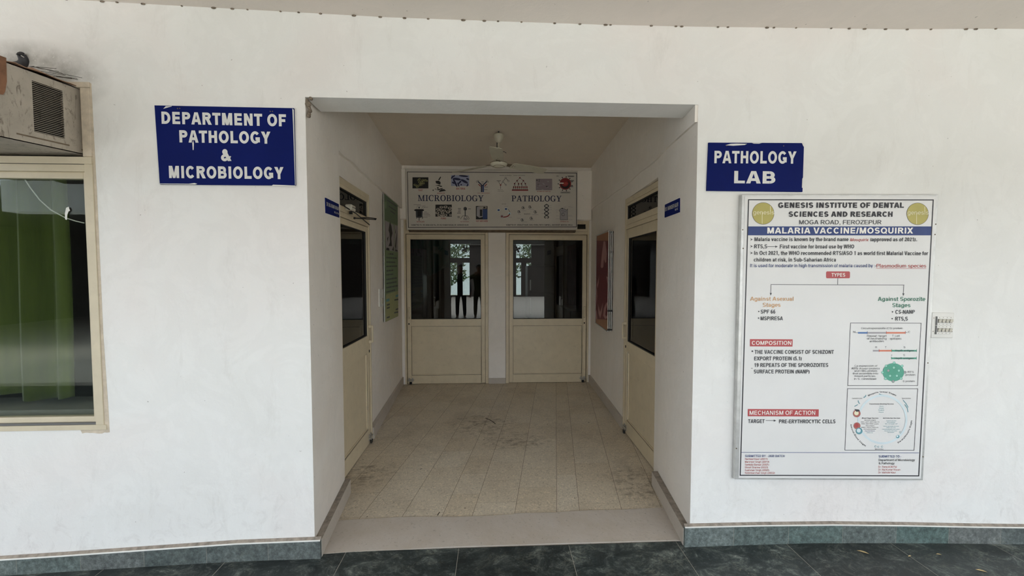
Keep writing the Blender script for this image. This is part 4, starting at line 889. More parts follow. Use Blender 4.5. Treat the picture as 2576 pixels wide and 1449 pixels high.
obj('lettering', mb, names_, pb)
mb = MB(); A = Art(mb, PS)
A.frame([(2132.6, 970), (2308, 970), (2317, 813), (2139.4, 812.5)], 1.2, I['ink_grey']); A.frame([(2125.3, 1132.2), (2299.3, 1132.4), (2308.3, 978), (2132, 977.6)], 1.2, I['ink_grey'])
A.line([(2152.5, 837), (2158, 837)], .9, I['ink_grey']); A.line([(2277, 836.5), (2282, 836.5)], .9, I['ink_grey'])
for x0, x1, y, c in ((2158, 2181.5, 837.2, 'bar_blue'), (2181.5, 2229.5, 837.2, 'bar_grey'), (2229.5, 2276.7, 837.2, 'bar_red'), (2195.5, 2211, 882.3, 'bar_grey'), (2211.5, 2243, 882.3, 'bar_red'), (2243.6, 2305.7, 882.3, 'bar_green'), (2242, 2305, 901.3, 'bar_green')): A.rect(x0, y - 2, x1, y + 2, I[c])
for x, y, c in ((2181.5, 836.5, 'navy'), (2229.3, 836.5, 'brick'), (2277, 836.5, 'brick'), (2211, 881.6, 'brick'), (2243, 881.6, 'green'), (2305.5, 881.6, 'green'), (2242, 900.6, 'green'), (2305, 900.6, 'green')): A.line([(x, y - 3.2), (x, y + 3.2)], 1, I[c])
A.disc(2247, 936.3, 27, 22.8, I['sphere'], 44); A.disc(2243, 931, 17, 13, I['bar_green'], 30)
for x, y, c in ((2249, 912.5, 'knob'), (2229, 920.5, 'knob'), (2269, 920.5, 'knob'), (2220, 937, 'knob'), (2227.5, 952.5, 'knob'), (2266.5, 952, 'knob'), (2248.5, 925, 'knob'), (2261, 932.5, 'knob'), (2239, 945.5, 'knob'), (2256, 945.5, 'knob'), (2234.5, 932.5, 'bar_grey'), (2276, 936.3, 'bar_grey'), (2246.5, 959.3, 'bar_grey')):
    A.disc(x, y, 3.4, mi=I['ink_grey'] if False else I['green'], n=14); A.disc(x - .2, y - .2, 2.9, mi=I[c], n=14)
A.ring(2219.5, 1055, 60, 5, I['paleblue'], 0, 360, 60)
A.arctext('Mosquito Sexual Stages', 2219.5, 1056, 68.5, -121, -60, 3.9, I['ink']); A.arctext('Asexual Blood Stages', 2219.5, 1053, 82, 170, 121, 3.9, I['ink'], flip=True); A.arctext('Pre-erythrocytic Stages', 2219.5, 1052, 75, 58, 4, 3.9, I['ink'], flip=True)
for x, y, r, c in ((2155, 1040, 9.4, 'cell'), (2155.5, 1071, 8.6, 'cell'), (2160.8, 1084, 8.4, 'teal'), (2257.8, 1098, 4.2, 'teal')): A.disc(x, y, r, mi=I[c], n=24); A.disc(x - 1, y - 1, r * .6, mi=I['pale'] if c == 'cell' and y < 1050 else I['paleblue'] if c == 'teal' else I['red'], n=18)
A.poly([(2149, 1029), (2154, 1036), (2163, 1034), (2160, 1030)], I['ink_grey'])
for pts_ in ([(2173, 1000), (2177, 997), (2177.5, 994)], [(2158.5, 1008), (2160, 1013), (2162, 1015)], [(2150, 1022), (2154, 1020), (2157, 1018)], [(2272, 1007), (2279, 1015), (2284, 1024)], [(2276, 1018), (2282, 1026), (2284, 1036)], [(2211.5, 991), (2217, 993), (2223, 993.5)]): A.line(pts_, 1.7, I['teal'])
for x, y in ((2202, 1123), (2209, 1124), (2218.5, 1123.5), (2264, 1087)): A.ring(x, y, 2, .8, I['teal'], 30, 330, 12)
obj('diagram', mb, names_, pb)
mb = MB()
for q in ((1868.5, 578), (1869.5, 625), (2354, 564), (2352, 590), (1852.5, 1128), (2334, 913), (2322, 1149)):
    v = PB.hit(q); mb = MB(); mb.ball((v.x, v.y, v.z), (.0035, .003, .0035), 10); obj('nail', mb, 'brown', pb)

# ================================================================== SWITCH PANEL ON THE FRONT WALL
PW = frontplane(-0.012)
swp = [PW.hit(p) for p in ((2342.5, 850), (2398, 850.5), (2402, 787), (2345.5, 786.5))]
sw = thing('switch_board', (sum(p.x for p in swp) / 4, 0, swp[0].z), 'white switch board with two rows of rocker switches beside the vaccine poster', 'switch panel')
mb = MB(); mb.slab(swp, (0, .012, 0)); obj('plate', mb, 'white_pl', sw, bevel=.004)
z8 = lambda X, Y: (2330 + X / 14.49, 770 + Y / 14.49)
for (tl, tr, br, bl) in (((340, 375), (925, 385), (900, 695), (325, 690)), ((325, 705), (905, 715), (860, 1020), (300, 1022))):
    mb = MB(); q = [PW.hit(z8(*p), .004) for p in (bl, br, tr, tl)]; mb.slab(q, (0, .006, 0)); obj('switch_bank', mb, ['white_pl'], sw, bevel=.0015)
    mb = MB(); mb.slab([PW.hit(z8(*p), .0044) for p in (bl, (bl[0] + 48, bl[1]), (tl[0] + 42, tl[1]), tl)], (0, .003, 0)); obj('painted_gap_shadow', mb, 'track', sw)  # solid dark strip painted as the shadow beside each switch bank
    for k in range(4):
        u0, u1 = .10 + k * .235, .10 + k * .235 + .20
        bi = lambda u, v: z8(tl[0] + (tr[0] - tl[0]) * u + (bl[0] - tl[0]) * v, tl[1] + (tr[1] - tl[1]) * u + (bl[1] - tl[1]) * v)
        mb = MB(); mb.slab([PW.hit(bi(u, v), .0042) for u, v in ((u0, .74), (u1, .74), (u1, .28), (u0, .28))], (0, .002, 0), 0)
        f0 = [PW.hit(bi(u, v), .0046) for u, v in ((u0 + .05, .70), (u1, .70))]; f1 = [PW.hit(bi(u, v), .0105) for u, v in ((u0 + .02, .30), (u1, .30))]
        g_ = [PW.hit(bi(u, v), .0040) for u, v in ((u0 + .05, .70), (u1, .70), (u1, .30), (u0 + .02, .30))]
        mb.hexa([g_[0], g_[1], g_[2], g_[3], f0[0], f0[1], f1[1], f1[0]], 1)
        obj('rocker', mb, ['track', 'ivory'], sw)
        for v in (.12, .88):
            c = PW.hit(bi((u0 + u1) / 2, v), .0045); mb = MB(); mb.ball(tuple(c), (.0017, .001, .0017), 8); obj('screw', mb, 'brown', sw)
mb = MB()
for q in ((970, 555), (250, 918), (280, 435), (940, 928)): c = PW.hit(z8(*q)); mb = MB(); mb.ball(tuple(c), (.0025, .0015, .0025), 8); obj('screw', mb, 'brown', sw)

# ================================================================== DOORS
def plane_T(O, U, Nn):
    O, U, Nn = Vector(O), Vector(U).normalized(), Vector(Nn).normalized()
    return lambda u, v, w: O + U * u + Vector((0, 0, 1)) * v + Nn * w
def rect_frame(mb, u0, u1, v0, v1, t, w, mi=0, tl=None, tr=None, tb=None, tt=None):
    tl, tr, tb, tt = (x if x is not None else t for x in (tl, tr, tb, tt))
    mb.box((u0, u0 + tl), (v0, v1), w, mi); mb.box((u1 - tr, u1), (v0, v1), w, mi); mb.box((u0 + tl, u1 - tr), (v0, v0 + tb), w, mi); mb.box((u0 + tl, u1 - tr), (v1 - tt, v1), w, mi)
def make_door(num, T, wd, head, leaf_top, glass, panel, handle_left, transom=None, gap_left=True, jl=.022, jr=.04):
    base = T(wd / 2, 0, 0)
    r = structroot('door_%d' % num, base)
    mb = MB(T)
    mb.box((0, jl), (0, head), (-.06, .0)); mb.box((wd - jr, wd), (0, head), (-.06, .0)); mb.box((jl, wd - jr), (leaf_top + .006, leaf_top + .044), (-.06, -.001)); mb.box((jl, wd - jr), (head - .045, head), (-.06, -.001))
    mb.box((jl, jl + .012), (0, leaf_top + .004), (-.058, -.05), 1); mb.box((wd - jr - .012, wd - jr), (0, leaf_top + .004), (-.058, -.05), 1)  # thin black strips stand in for the shade in the gaps beside the leaf
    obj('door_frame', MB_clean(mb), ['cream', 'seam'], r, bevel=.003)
    l0, l1 = jl + (.009 if gap_left else .003), wd - jr - (.003 if gap_left else .009)
    g0, g1 = glass; p0, p1 = panel; st = .052
    mb = MB(T); w = (-.045, -.004)
    mb.box((l0, l0 + st), (.008, leaf_top), w); mb.box((l1 - st, l1), (.008, leaf_top), w)
    mb.box((l0 + st, l1 - st), (.008, p0), w); mb.box((l0 + st, l1 - st), (p1, g0), w); mb.box((l0 + st, l1 - st), (g1, leaf_top), w)
    leaf = obj('door_leaf', mb, 'cream', r, bevel=.003)
    mb = MB(T); mb.box((l0 + st, l1 - st), (p0, p1), (-.034, -.022), 0)
    rect_frame(mb, l0 + st + .0004, l1 - st - .0004, p0 + .0004, p1 - .0004, .013, (-.024, -.013), 0); obj('lower_panel', mb, ['cream'], leaf, bevel=.002)
    mb = MB(T); rect_frame(mb, l0 + st + .0006, l1 - st - .0006, p0 + .0006, p1 - .0006, .0028, (-.02, -.0118), 0); obj('bead_line', mb, 'seam', leaf)
    mb = MB(T); rect_frame(mb, l0 + st + .0006, l1 - st - .0006, g0 + .0006, g1 - .0006, .006, (-.03, -.010), 0); obj('bead_line', mb, 'seam', leaf)
    mb = MB(T); mb.box((l0 + st - .01, l1 - st + .01), (g0 - .01, g1 + .01), (-.028, -.023)); obj('glass_pane', mb, 'glass', leaf)
    hu = l0 + st * .45 if handle_left else l1 - st * .45
    mb = MB(T); mb.box((hu - .009, hu + .009), (.88, .905), (-.004, .022)); mb.box((hu - .009, hu + .009), (1.015, 1.04), (-.004, .022)); mb.box((hu - .008, hu + .008), (.885, 1.035), (.020, .034)); obj('handle', mb, 'cream', leaf, bevel=.004)
    mb = MB(T); mb.box((hu - .007, hu + .007), (.80, .822), (-.004, .0)); obj('keyhole', mb, 'seam', leaf)
    bu = l0 + st * .8 if handle_left else l1 - st * .8
    mb = MB(T); mb.box((bu - .03, bu + .03), (.055, .068), (-.004, .004)); mb.box((bu - .03, bu - .012), (.035, .085), (-.004, .003)); mb.box((bu + .012, bu + .03), (.035, .085), (-.004, .003)); mb.tube([(bu - .045, .061, .010), (bu + .045, .061, .010)], .006, 8)
    obj('floor_bolt', mb, 'steel', leaf)
    if transom:
        t0, t1 = transom
        mb = MB(T); mb.box((jl + .0005, wd - jr - .0005), (leaf_top + .046, t0), (-.045, -.004)); mb.box((jl + .0005, wd - jr - .0005), (t1, head - .0455), (-.045, -.004)); mb.box((jl + .0005, jl + .025), (t0, t1), (-.045, -.004)); mb.box((wd - jr - .025, wd - jr - .0005), (t0, t1), (-.045, -.004)); tf = obj('transom_frame', mb, 'cream', r, bevel=.003)
        mb = MB(T); mb.box((jl + .02, wd - jr - .02), (t0 - .005, t1 + .005), (-.028, -.023)); obj('glass_pane', mb, 'glass', tf)
        mb = MB(T); rect_frame(mb, jl + .0256, wd - jr - .0256, t0 + .0006, t1 - .0006, .006, (-.03, -.010), 0); obj('bead_line', mb, 'seam', tf)
    pu = bu
    pl_ = thing('padlock', T(pu, .02, .012), PADL[num], 'padlock', 'padlocks on the floor bolts of the doors')
    mb = MB(T); mb.box((pu - .016, pu + .016), (.004, .036), (.004, .018)); obj('lock_body', mb, 'black', pl_, bevel=.003)
    mb = MB(T); mb.tube([(pu - .010, .034, .011), (pu - .010, .052, .011), (pu - .006, .060, .011), (pu + .006, .060, .011), (pu + .010, .052, .011), (pu + .010, .034, .011)], .003, 8); obj('shackle', mb, 'steel', pl_)
    return r
def MB_clean(mb): return mb
PADL = {1: 'black padlock at the foot of the back door nearest the green poster', 2: 'black padlock at the foot of the back door nearest the red picture', 3: 'black padlock at the foot of the side door with the door closer', 4: 'black padlock at the foot of the side door without a door closer'}
T1 = plane_T((-1.200, 3.128, 0), (1, 0, 0), (0, -1, 0)); T2 = plane_T((0.140, 3.128, 0), (1, 0, 0), (0, -1, 0))
make_door(1, T1, 1.107, 2.185, 1.995, (.873, 1.930), (.118, .778), True, (2.075, 2.15), True)
make_door(2, T2, 1.120, 2.185, 1.995, (.870, 1.926), (.118, .778), False, (2.075, 2.15), False, .042, .024)
u3 = (Vector((-1.101, 1.432, 0)) - Vector((-1.088, .68, 0))); n3 = Vector((u3.y, -u3.x, 0))
T3 = plane_T((-1.085, .68, 0), u3, n3); make_door(3, T3, u3.length, 2.17, 1.885, (.950, 1.842), (.13, .80), False, (1.972, 2.10), False, .04, .024)
u4 = (Vector((1.203, 1.537, 0)) - Vector((1.190, .715, 0))); n4 = Vector((-u4.y, u4.x, 0))
T4 = plane_T((1.190, .715, 0), u4, n4); make_door(4, T4, u4.length, 2.17, 1.885, (.865, 1.806), (.13, .77), False, (1.978, 2.10), False, .04, .024)
# door closer on the left side door
dcl = thing('door_closer', T3(.40, 1.93, .0), 'white door closer with a black folding arm, the only one in the corridor', 'door closer')
PD3 = Plane(T3(0, 0, .02), n3)
mb = MB(T3); mb.box((.18, .275), (1.950, 1.995), (-.004, .045)); obj('closer_body', mb, 'ivory', dcl, bevel=.01)
for u in (.205, .23, .255): mb = MB(T3); mb.ball((u, 1.974, .046), (.005, .005, .003), 8); obj('screw', mb, 'black', dcl)
mb = MB(T3); mb.box((.222, .240), (1.928, 1.949), (.012, .032)); mb.tube([(.10, 1.962, .026), (.30, 1.945, .034), (.66, 1.902, .026)], .0045, 8)
mb.tube([(.24, 1.900, .045), (.36, 1.912, .085), (.50, 1.926, .12)], .0045, 8); mb.tube([(.33, 1.916, .06), (.42, 1.930, .09), (.515, 1.935, .125)], .004, 8)
mb.ball((.24, 1.900, .045), (.009, .009, .009), 8); mb.ball((.50, 1.928, .12), (.009, .008, .010), 8); obj('folding_arm', mb, 'black', dcl)

# ================================================================== BANNER
BNY = 3.055
PN = frontplane(BNY)
bq = [(1023, 578), (1452.5, 578.5), (1453, 430), (1019.5, 424)]
bp = [PN.hit(p) for p in bq]
bn = thing('banner', ((bp[0].x + bp[1].x) / 2, 3.12, bp[0].z), 'wide white printed banner fixed above the two back doors', 'banner')
mb = MB(); mb.slab(bp, (0, .02, 0)); obj('flex_sheet', mb, 'banner', bn, bevel=.004)
mb = MB(); z0 = bp[0].z - .005; mb.hexa([(bp[0].x + .02, BNY + .004, z0), (bp[1].x - .02, BNY + .004, z0), (bp[1].x - .02, 3.118, z0 - .02), (bp[0].x + .02, 3.118, z0 - .02), (bp[0].x + .02, BNY + .006, z0 + .04), (bp[1].x - .02, BNY + .006, z0 + .04), (bp[1].x - .02, 3.118, z0 + .04), (bp[0].x + .02, 3.118, z0 + .04)]); obj('bottom_batten', mb, 'brown', bn)
mb = MB(); mb.box((bp[3].x, bp[2].x), (BNY + .02, 3.118), (bp[2].z - .05, bp[2].z - .005)); obj('top_batten', mb, 'brown', bn)
bnames = ['ink', 'serif', 'caption', 'pic_black', 'yeast', 'pic_blue', 'rod', 'fungi', 'pic_lilac', 'ovenblue', 'white_ink', 'deepred', 'ink_grey', 'navy', 'bar_grey', 'brick', 'paleblue', 'teal']
J = {n: i for i, n in enumerate(bnames)}
mb = MB(); A = Art(mb, PN); A.frame([(1027.5, 572.3), (1450, 570.8), (1450.5, 435.3), (1024.8, 432.4)], 1.5, J['ink']); obj('border_line', mb, bnames, bn)
mb = MB(); serif_text(mb, PN, 'MICROBIOLOGY', (1051, 505.7), (1217, 506.5), 15, J['serif']); serif_text(mb, PN, 'PATHOLOGY', (1286.6, 506.6), (1413, 507), 14.6, J['serif'])
def bt(s, a, b, y, cap, c='caption', bold=.03): text(mb, PN, s, (a, y), (b, y), cap, J[c], bold, 0, .0014)
bt('YEAST', 1052, 1063.6, 480.7, 4.2); bt('MICROSCOPE', 1100, 1119.2, 487.7, 2.8, bold=.02); bt('BACTERIA', 1148, 1170.2, 477, 4.6); bt('STRUCTURE OF ANTIBODY', 1201, 1232.4, 487, 2.2, bold=.02); bt('AUTOCLAVE', 1048.4, 1067.5, 559.4, 3.4); bt('FUNGI', 1109.4, 1122.3, 551.6, 4.4); bt('BACTERIOPHAGE', 1158.7, 1180, 559, 2.5, bold=.02); bt('HOT AIR OVEN', 1198, 1226.5, 558.4, 4.3)
bt('INFLAMMATORY GIANT CELL', 1351, 1386, 483, 2.8, bold=.02); bt('EPITHELIAL CELL', 1410, 1431, 558.8, 3, bold=.02)
bt('SUBMITTED TO:  DR. RANA AOK PAL, DR. RAJ KUMAR WASAN, DR. VARINDER KAUR', 1034.6, 1178.6, 567.8, 3.6, 'ink', .03); bt('SUBMITTED BY:  KIRANJOT KAUR, SAHIL VOHRA, VINITA CAMPBELL, AKASHDEEP, MANISHA SINGLA.', 1273, 1440.8, 567.7, 3.6, 'ink', .03)
bt('Normal Cell Division', 1257, 1286.7, 442.3, 2.2, 'ink', .01); bt('Cancer Cell Division', 1291.4, 1320.7, 442.3, 2.2, 'ink', .01); bt('HIV', 1399.5, 1405.7, 444.3, 2.6, 'ink', .02); bt('Apoptosis', 1318, 1334, 539.4, 2.6, 'ink', .02); bt('NECROSIS', 1262.5, 1273.2, 514.2, 1.9, 'ink', .01); bt('Apoptosis', 1252, 1265, 478.3, 1.7, 'ink', .01); bt('(cell death)', 1252, 1267.5, 481.8, 1.7, 'ink', .01)
obj('lettering', mb, bnames, bn)
mb = MB(); A = Art(mb, PN); zb = lambda X, Y: (1010 + X / 8.522, 420 + Y / 8.522); zc = lambda X, Y: (1230 + X / 8.523, 420 + Y / 8.523); r7 = random.Random(21)
A.rect(*zb(235, 222), *zb(577, 460), J['pic_black'])
for X, Y in ((290, 380), (320, 400), (350, 410), (380, 390), (410, 375), (440, 380), (470, 360), (360, 290), (390, 270), (420, 300), (450, 280), (480, 310), (510, 290), (530, 300), (430, 330), (465, 330), (385, 330), (340, 430)):
    A.disc(*zb(X + r7.uniform(-8, 8), Y + r7.uniform(-8, 8)), 3.2, 2.5, J['yeast'], 12); A.disc(*zb(X, Y), 1.6, 1.2, J['pic_black'], 8)
for pg in ([(785, 280), (810, 285), (850, 220), (835, 205)], [(730, 300), (800, 295), (840, 330), (830, 380), (740, 350)], [(715, 400), (800, 385), (830, 400), (880, 410), (850, 430), (790, 405)], [(760, 440), (790, 430), (800, 460), (770, 470)], [(740, 490), (880, 450), (890, 460), (800, 500)], [(800, 520), (860, 475), (920, 480), (955, 510), (870, 525), (820, 535)], [(665, 490), (690, 485), (690, 510), (670, 512)], [(705, 470), (740, 465), (740, 485)]): A.poly([zb(*p) for p in pg], J['pic_black'])
A.rect(*zb(1063, 178), *zb(1452, 408), J['pic_blue'])
for X, Y, a, b, ro in ((1190, 260, 10, 3, .15), (1350, 310, 10, 3, .5), (1150, 340, 12, 2.4, 1.1), (1330, 195, 12, 2.2, .1), (1090, 220, 5, 2, 2.2), (1250, 330, 6, 2, 2.3), (1420, 260, 4, 2, .4), (1280, 380, 2, 1.8, 0), (1110, 340, 4, 2, .6), (1220, 380, 6, 1.6, 1.2), (1415, 390, 4, 1.6, 2), (1130, 195, 3, 1.4, 2)): A.disc(*zb(X, Y), a, b, J['rod'], 16, rot=ro)
A.rect(*zb(1703, 385), *zb(1735, 540), J['serif']); A.rect(*zb(1740, 385), *zb(1768, 540), J['navy'])
A.line([zb(1725, 395), zb(1650, 320)], 2.6, J['serif']); A.line([zb(1745, 395), zb(1820, 320)], 2.6, J['serif']); A.line([zb(1690, 410), zb(1655, 375)], 2, J['deepred']); A.line([zb(1785, 410), zb(1825, 370)], 2, J['deepred'])
for q in ((1600, 310, 1640, 285), (1605, 335, 1660, 290), (1810, 290, 1860, 335), (1830, 280, 1868, 320), (1710, 320, 1760, 320), (1715, 350, 1760, 350), (1785, 430, 1850, 430), (1770, 488, 1840, 488)): A.line([zb(q[0], q[1]), zb(q[2], q[3])], .8, J['ink'])
A.poly([zb(*p) for p in ((305, 930), (455, 930), (450, 1070), (410, 1090), (350, 1090), (310, 1070))], J['ink_grey']); A.poly([zb(*p) for p in ((265, 925), (300, 905), (460, 905), (490, 925), (470, 945), (290, 945))], J['pic_black']); A.rect(*zb(345, 950), *zb(420, 1060), J['pic_black'])
A.line([zb(380, 1090), zb(378, 1145)], 1.6, J['pic_black']); A.line([zb(325, 1070), zb(325, 1100)], 1.6, J['ink']); A.line([zb(450, 1070), zb(450, 1105)], 1.6, J['ink']); A.disc(*zb(378, 872), 1.8, 2.4, J['ink_grey'], 10); A.line([zb(332, 850), zb(332, 895)], .6, J['ink']); A.line([zb(425, 890), zb(470, 850)], .6, J['ink']); A.line([zb(460, 890), zb(510, 860)], .6, J['ink'])
for q in ((262, 808, 410, 808), (330, 835, 425, 835), (445, 838, 510, 838), (490, 862, 565, 862), (490, 967, 540, 967), (470, 992, 580, 992), (470, 1018, 608, 1018), (470, 1050, 618, 1050), (460, 1080, 555, 1080)): A.line([zb(q[0], q[1]), zb(q[2], q[3])], .7, J['ink_grey'])
A.rect(*zb(728, 808), *zb(1078, 1065), J['pic_black'])
for X, Y, r_ in ((780, 910, 5), (855, 865, 4.6), (945, 860, 5), (1035, 885, 5), (770, 985, 5), (850, 935, 4.6), (920, 935, 4), (995, 965, 5.4), (880, 990, 4.6), (940, 1035, 5), (1050, 940, 3.6), (810, 1040, 4.6), (1050, 1030, 3.4), (870, 1045, 3.6)): A.disc(*zb(X, Y), r_, r_ * .72, J['fungi'], 14, .25); A.disc(*zb(X, Y - 4), r_ * .42, r_ * .28, J['pic_black'], 10)
A.poly([zb(1330, 875), zb(1365, 852), zb(1402, 875), zb(1402, 920), zb(1365, 940), zb(1332, 920)], J['ink_grey']); A.poly([zb(1362, 900), zb(1402, 875), zb(1402, 920), zb(1365, 940)], J['ink']); A.rect(*zb(1356, 935), *zb(1376, 1045), J['ink_grey'])
for pg in ([(1365, 1045), (1310, 1050), (1265, 1115)], [(1365, 1045), (1345, 1085), (1335, 1135)], [(1370, 1045), (1400, 1080), (1435, 1130)], [(1375, 1045), (1420, 1055), (1455, 1112)]): A.line([zb(*p) for p in pg], .9, J['ink'])
for q in ((1215, 890, 1268, 890), (1220, 925, 1265, 925), (1215, 960, 1262, 960), (1195, 990, 1265, 990), (1435, 900, 1480, 900), (1205, 1062, 1245, 1062), (1205, 1085, 1250, 1085), (1350, 1105, 1395, 1105), (1355, 1130, 1400, 1130)): A.line([zb(q[0], q[1]), zb(q[2], q[3])], 1.2, J['ink_grey'])
A.rect(*zb(1595, 838), *zb(1843, 1125), J['pic_black']); A.poly([zb(*p) for p in ((1615, 860), (1670, 845), (1740, 890), (1740, 1070), (1670, 1090), (1612, 1050))], J['bar_grey']); A.rect(*zb(1740, 905), *zb(1838, 1115), J['ovenblue']); A.rect(*zb(1680, 845), *zb(1825, 895), J['fungi']); A.rect(*zb(1680, 912), *zb(1732, 1055), J['pic_black']); A.rect(*zb(1755, 855), *zb(1800, 885), J['pic_black'])
# right half
nd = [(358, 235), (300, 312), (418, 303), (360, 385)]
for a, b in (((358, 235), (300, 312)), ((358, 235), (418, 303)), ((300, 312), (360, 385)), ((300, 312), (250, 388)), ((250, 388), (250, 465)), ((215, 340), (250, 385))): A.line([zc(*a), zc(*b)], .9, J['ink'])
for p in nd: A.disc(*zc(*p), 2.1, 2.1, J['ink'], 12); A.disc(*zc(*p), 1.2, 1.2, J['white_ink'], 12)
A.disc(*zc(250, 388), 1.9, 1.9, J['deepred'], 12); A.line([zc(170, 297), zc(252, 297)], 1.1, J['ink_grey']); A.line([zc(195, 318), zc(225, 318)], 1.1, J['ink_grey'])
lv = [[(663, 233)], [(603, 295), (738, 295)], [(550, 358), (635, 362), (697, 360), (780, 358)], [(530 + i * 40.5, 432) for i in range(8)], [(505 + i * 21.5, 497) for i in range(16)]]
for a, b in zip(lv, lv[1:]):
    for i, p in enumerate(b): A.line([zc(*a[i // 2]), zc(*p)], .8, J['ink'])
for l_ in lv:
    for p in l_: A.disc(*zc(*p), 1.9, 1.9, J['deepred'], 10)
A.rect(*zc(1005, 253), *zc(1355, 500), J['pic_lilac'])
for i in range(46): A.disc(*zc(r7.uniform(1020, 1340), r7.uniform(265, 490)), r7.uniform(.6, 2.6), r7.uniform(.5, 1.4), J['bar_grey' if i % 3 else 'ink_grey'], 9)
for i in range(11):
    a = i * 2 * math.pi / 11 - .3; A.line([zc(1637 + 120 * math.cos(a), 362 + 120 * math.sin(a)), zc(1637 + 152 * math.cos(a), 362 + 152 * math.sin(a))], 1.3, J['ink']); A.disc(*zc(1637 + 152 * math.cos(a), 362 + 152 * math.sin(a)), 1.6, 1.2, J['ink'], 8)
A.disc(*zc(1637, 362), 14.7, 14.7, J['deepred'], 30); A.disc(*zc(1637, 372), 11.5, 11, J['pic_black'], 26); A.disc(*zc(1630, 350), 9, 8.6, J['deepred'], 22); A.poly([zc(1600, 340), zc(1660, 320), zc(1700, 360), zc(1650, 395), zc(1605, 380)], J['brick']); A.rect(*zc(1505, 337), *zc(1600, 360), J['white_ink'])
for q in ((1690, 190, 1825, 212), (1700, 283, 1822, 308), (1700, 405, 1802, 432), (1540, 535, 1740, 562)): A.frame([zc(q[0], q[1]), zc(q[2], q[1]), zc(q[2], q[3]), zc(q[0], q[3])], .6, J['ink_grey']); A.line([zc(q[0] + 15, (q[1] + q[3]) / 2), zc(q[2] - 15, (q[1] + q[3]) / 2)], 1.3, J['ink_grey'])
for X, Y in ((208, 925), (365, 902)): A.disc(*zc(X, Y), 4.2, 3.4, J['paleblue'], 16); A.disc(*zc(X, Y), 3.2, 2.2, J['navy'], 14)
A.disc(*zc(440, 1000), 3.6, 3.4, J['paleblue'], 14); A.disc(*zc(440, 1005), 2, 2, J['teal'], 12); A.line([zc(440, 1020), zc(405, 1055), zc(360, 1070), zc(300, 1078)], 2.4, J['deepred']); A.line([zc(410, 905), zc(440, 945), zc(452, 975)], .8, J['ink']); A.disc(*zc(278, 1060), 4.2, 4, J['bar_grey'], 14); A.disc(*zc(278, 1060), 2.2, 2, J['deepred'], 12)
for X, Y in ((735, 875), (645, 960), (880, 858), (995, 965), (910, 1100), (715, 1135)): A.ring(*zc(X, Y), 3.4, 1.0, J['ink_grey'], 0, 300, 16); A.disc(*zc(X + 4, Y), 1.6, 1.8, J['ink'], 10)
for q in ((700, 938, 790, 938), (835, 905, 945, 905), (925, 1020, 1055, 1020), (605, 1100, 675, 1100), (870, 1142, 965, 1142), (700, 1180, 815, 1180), (630, 1020, 680, 1020), (415, 1080, 485, 1080), (335, 845, 405, 845)): A.line([zc(q[0], q[1]), zc(q[2], q[3])], .9, J['bar_grey'])
A.line([zc(950, 905), zc(985, 950)], .6, J['bar_grey']); A.line([zc(670, 930), zc(705, 890)], .6, J['bar_grey'])
for ph in (0, math.pi):
    A.line([zc(1235 + 45 * math.sin(i * .52 + ph), 800 + i * 13) for i in range(24)], 1.7, J['ink'])
for i in range(1, 24, 2): A.line([zc(1235 - 40 * abs(math.sin(i * .52)), 800 + i * 13), zc(1235 + 40 * abs(math.sin(i * .52)), 800 + i * 13)], .7, J['ink_grey'])
cellp = [(1530, 1135), (1690, 1130), (1682, 1060), (1685, 900), (1660, 930), (1635, 905), (1600, 895), (1570, 880), (1525, 905), (1505, 935), (1530, 975), (1525, 1060)]
A.poly([zc(*p) for p in cellp], J['bar_grey']); A.frame([zc(*p) for p in cellp], .9, J['ink_grey']); A.disc(*zc(1572, 890), 1.6, 1.4, J['ink'], 10); A.ring(*zc(1590, 1018), 3.6, .9, J['ink_grey'], 0, 320, 16); A.line([zc(1540, 935), zc(1620, 950), zc(1660, 960)], .6, J['ink_grey'])
for q in ((1435, 925, 1490, 925), (1437, 968, 1475, 968), (1440, 1050, 1495, 1050), (1435, 1110, 1515, 1110), (1595, 862, 1655, 862), (1705, 850, 1790, 865), (1700, 1035, 1775, 1035), (1695, 1057, 1785, 1057), (1710, 1130, 1785, 1130), (1130, 915, 1170, 915), (1125, 995, 1170, 995), (1295, 868, 1340, 868), (1300, 912, 1345, 912), (1295, 985, 1335, 985), (1300, 825, 1340, 830)): A.line([zc(q[0], q[1]), zc(q[2], q[3])], .8, J['bar_grey'])
obj('printed_picture', mb, bnames, bn)

# ================================================================== CEILING FAN
fx, fy, fz = 0.036, 1.85, 2.566
fn = thing('ceiling_fan', (fx, fy, 2.885), 'cream three-bladed ceiling fan hanging from the corridor ceiling', 'ceiling fan')
mb = MB(); mb.tube([(fx, fy, 2.885), (fx, fy, 2.868)], .006, 8); mb.lathe((fx, fy, 2.858), [(.004, .012), (.022, .006), (.022, 0), (.004, -.002)], 16); obj('hook', mb, 'black', fn)
mb = MB(); mb.lathe((fx, fy, 2.775), [(.016, 0), (.030, .012), (.046, .045), (.050, .074), (.046, .080), (.004, .081)], 24); obj('canopy', mb, 'fan', fn, smooth=True)
mb = MB(); mb.tube([(fx, fy, 2.87), (fx, fy, 2.60)], .0105, 12); obj('downrod', mb, 'fan', fn, smooth=True)
mb = MB(); mb.lathe((fx, fy, fz), [(.002, -.032), (.048, -.030), (.056, -.025), (.058, -.022), (.077, -.016), (.086, -.002), (.086, .010), (.074, .024), (.036, .034), (.018, .052), (.013, .068)], 40); obj('motor_housing', mb, 'fan', fn, smooth=True)
mb = MB(); mb.lathe((fx, fy, fz), [(.0545, -.0262), (.0575, -.0243), (.0575, -.0228), (.0545, -.0240)], 40, cap=False); mb.lathe((fx, fy, fz), [(.0858, .003), (.0872, .005), (.0872, .008), (.0858, .010)], 40, cap=False); obj('trim_ring', mb, 'brown', fn)
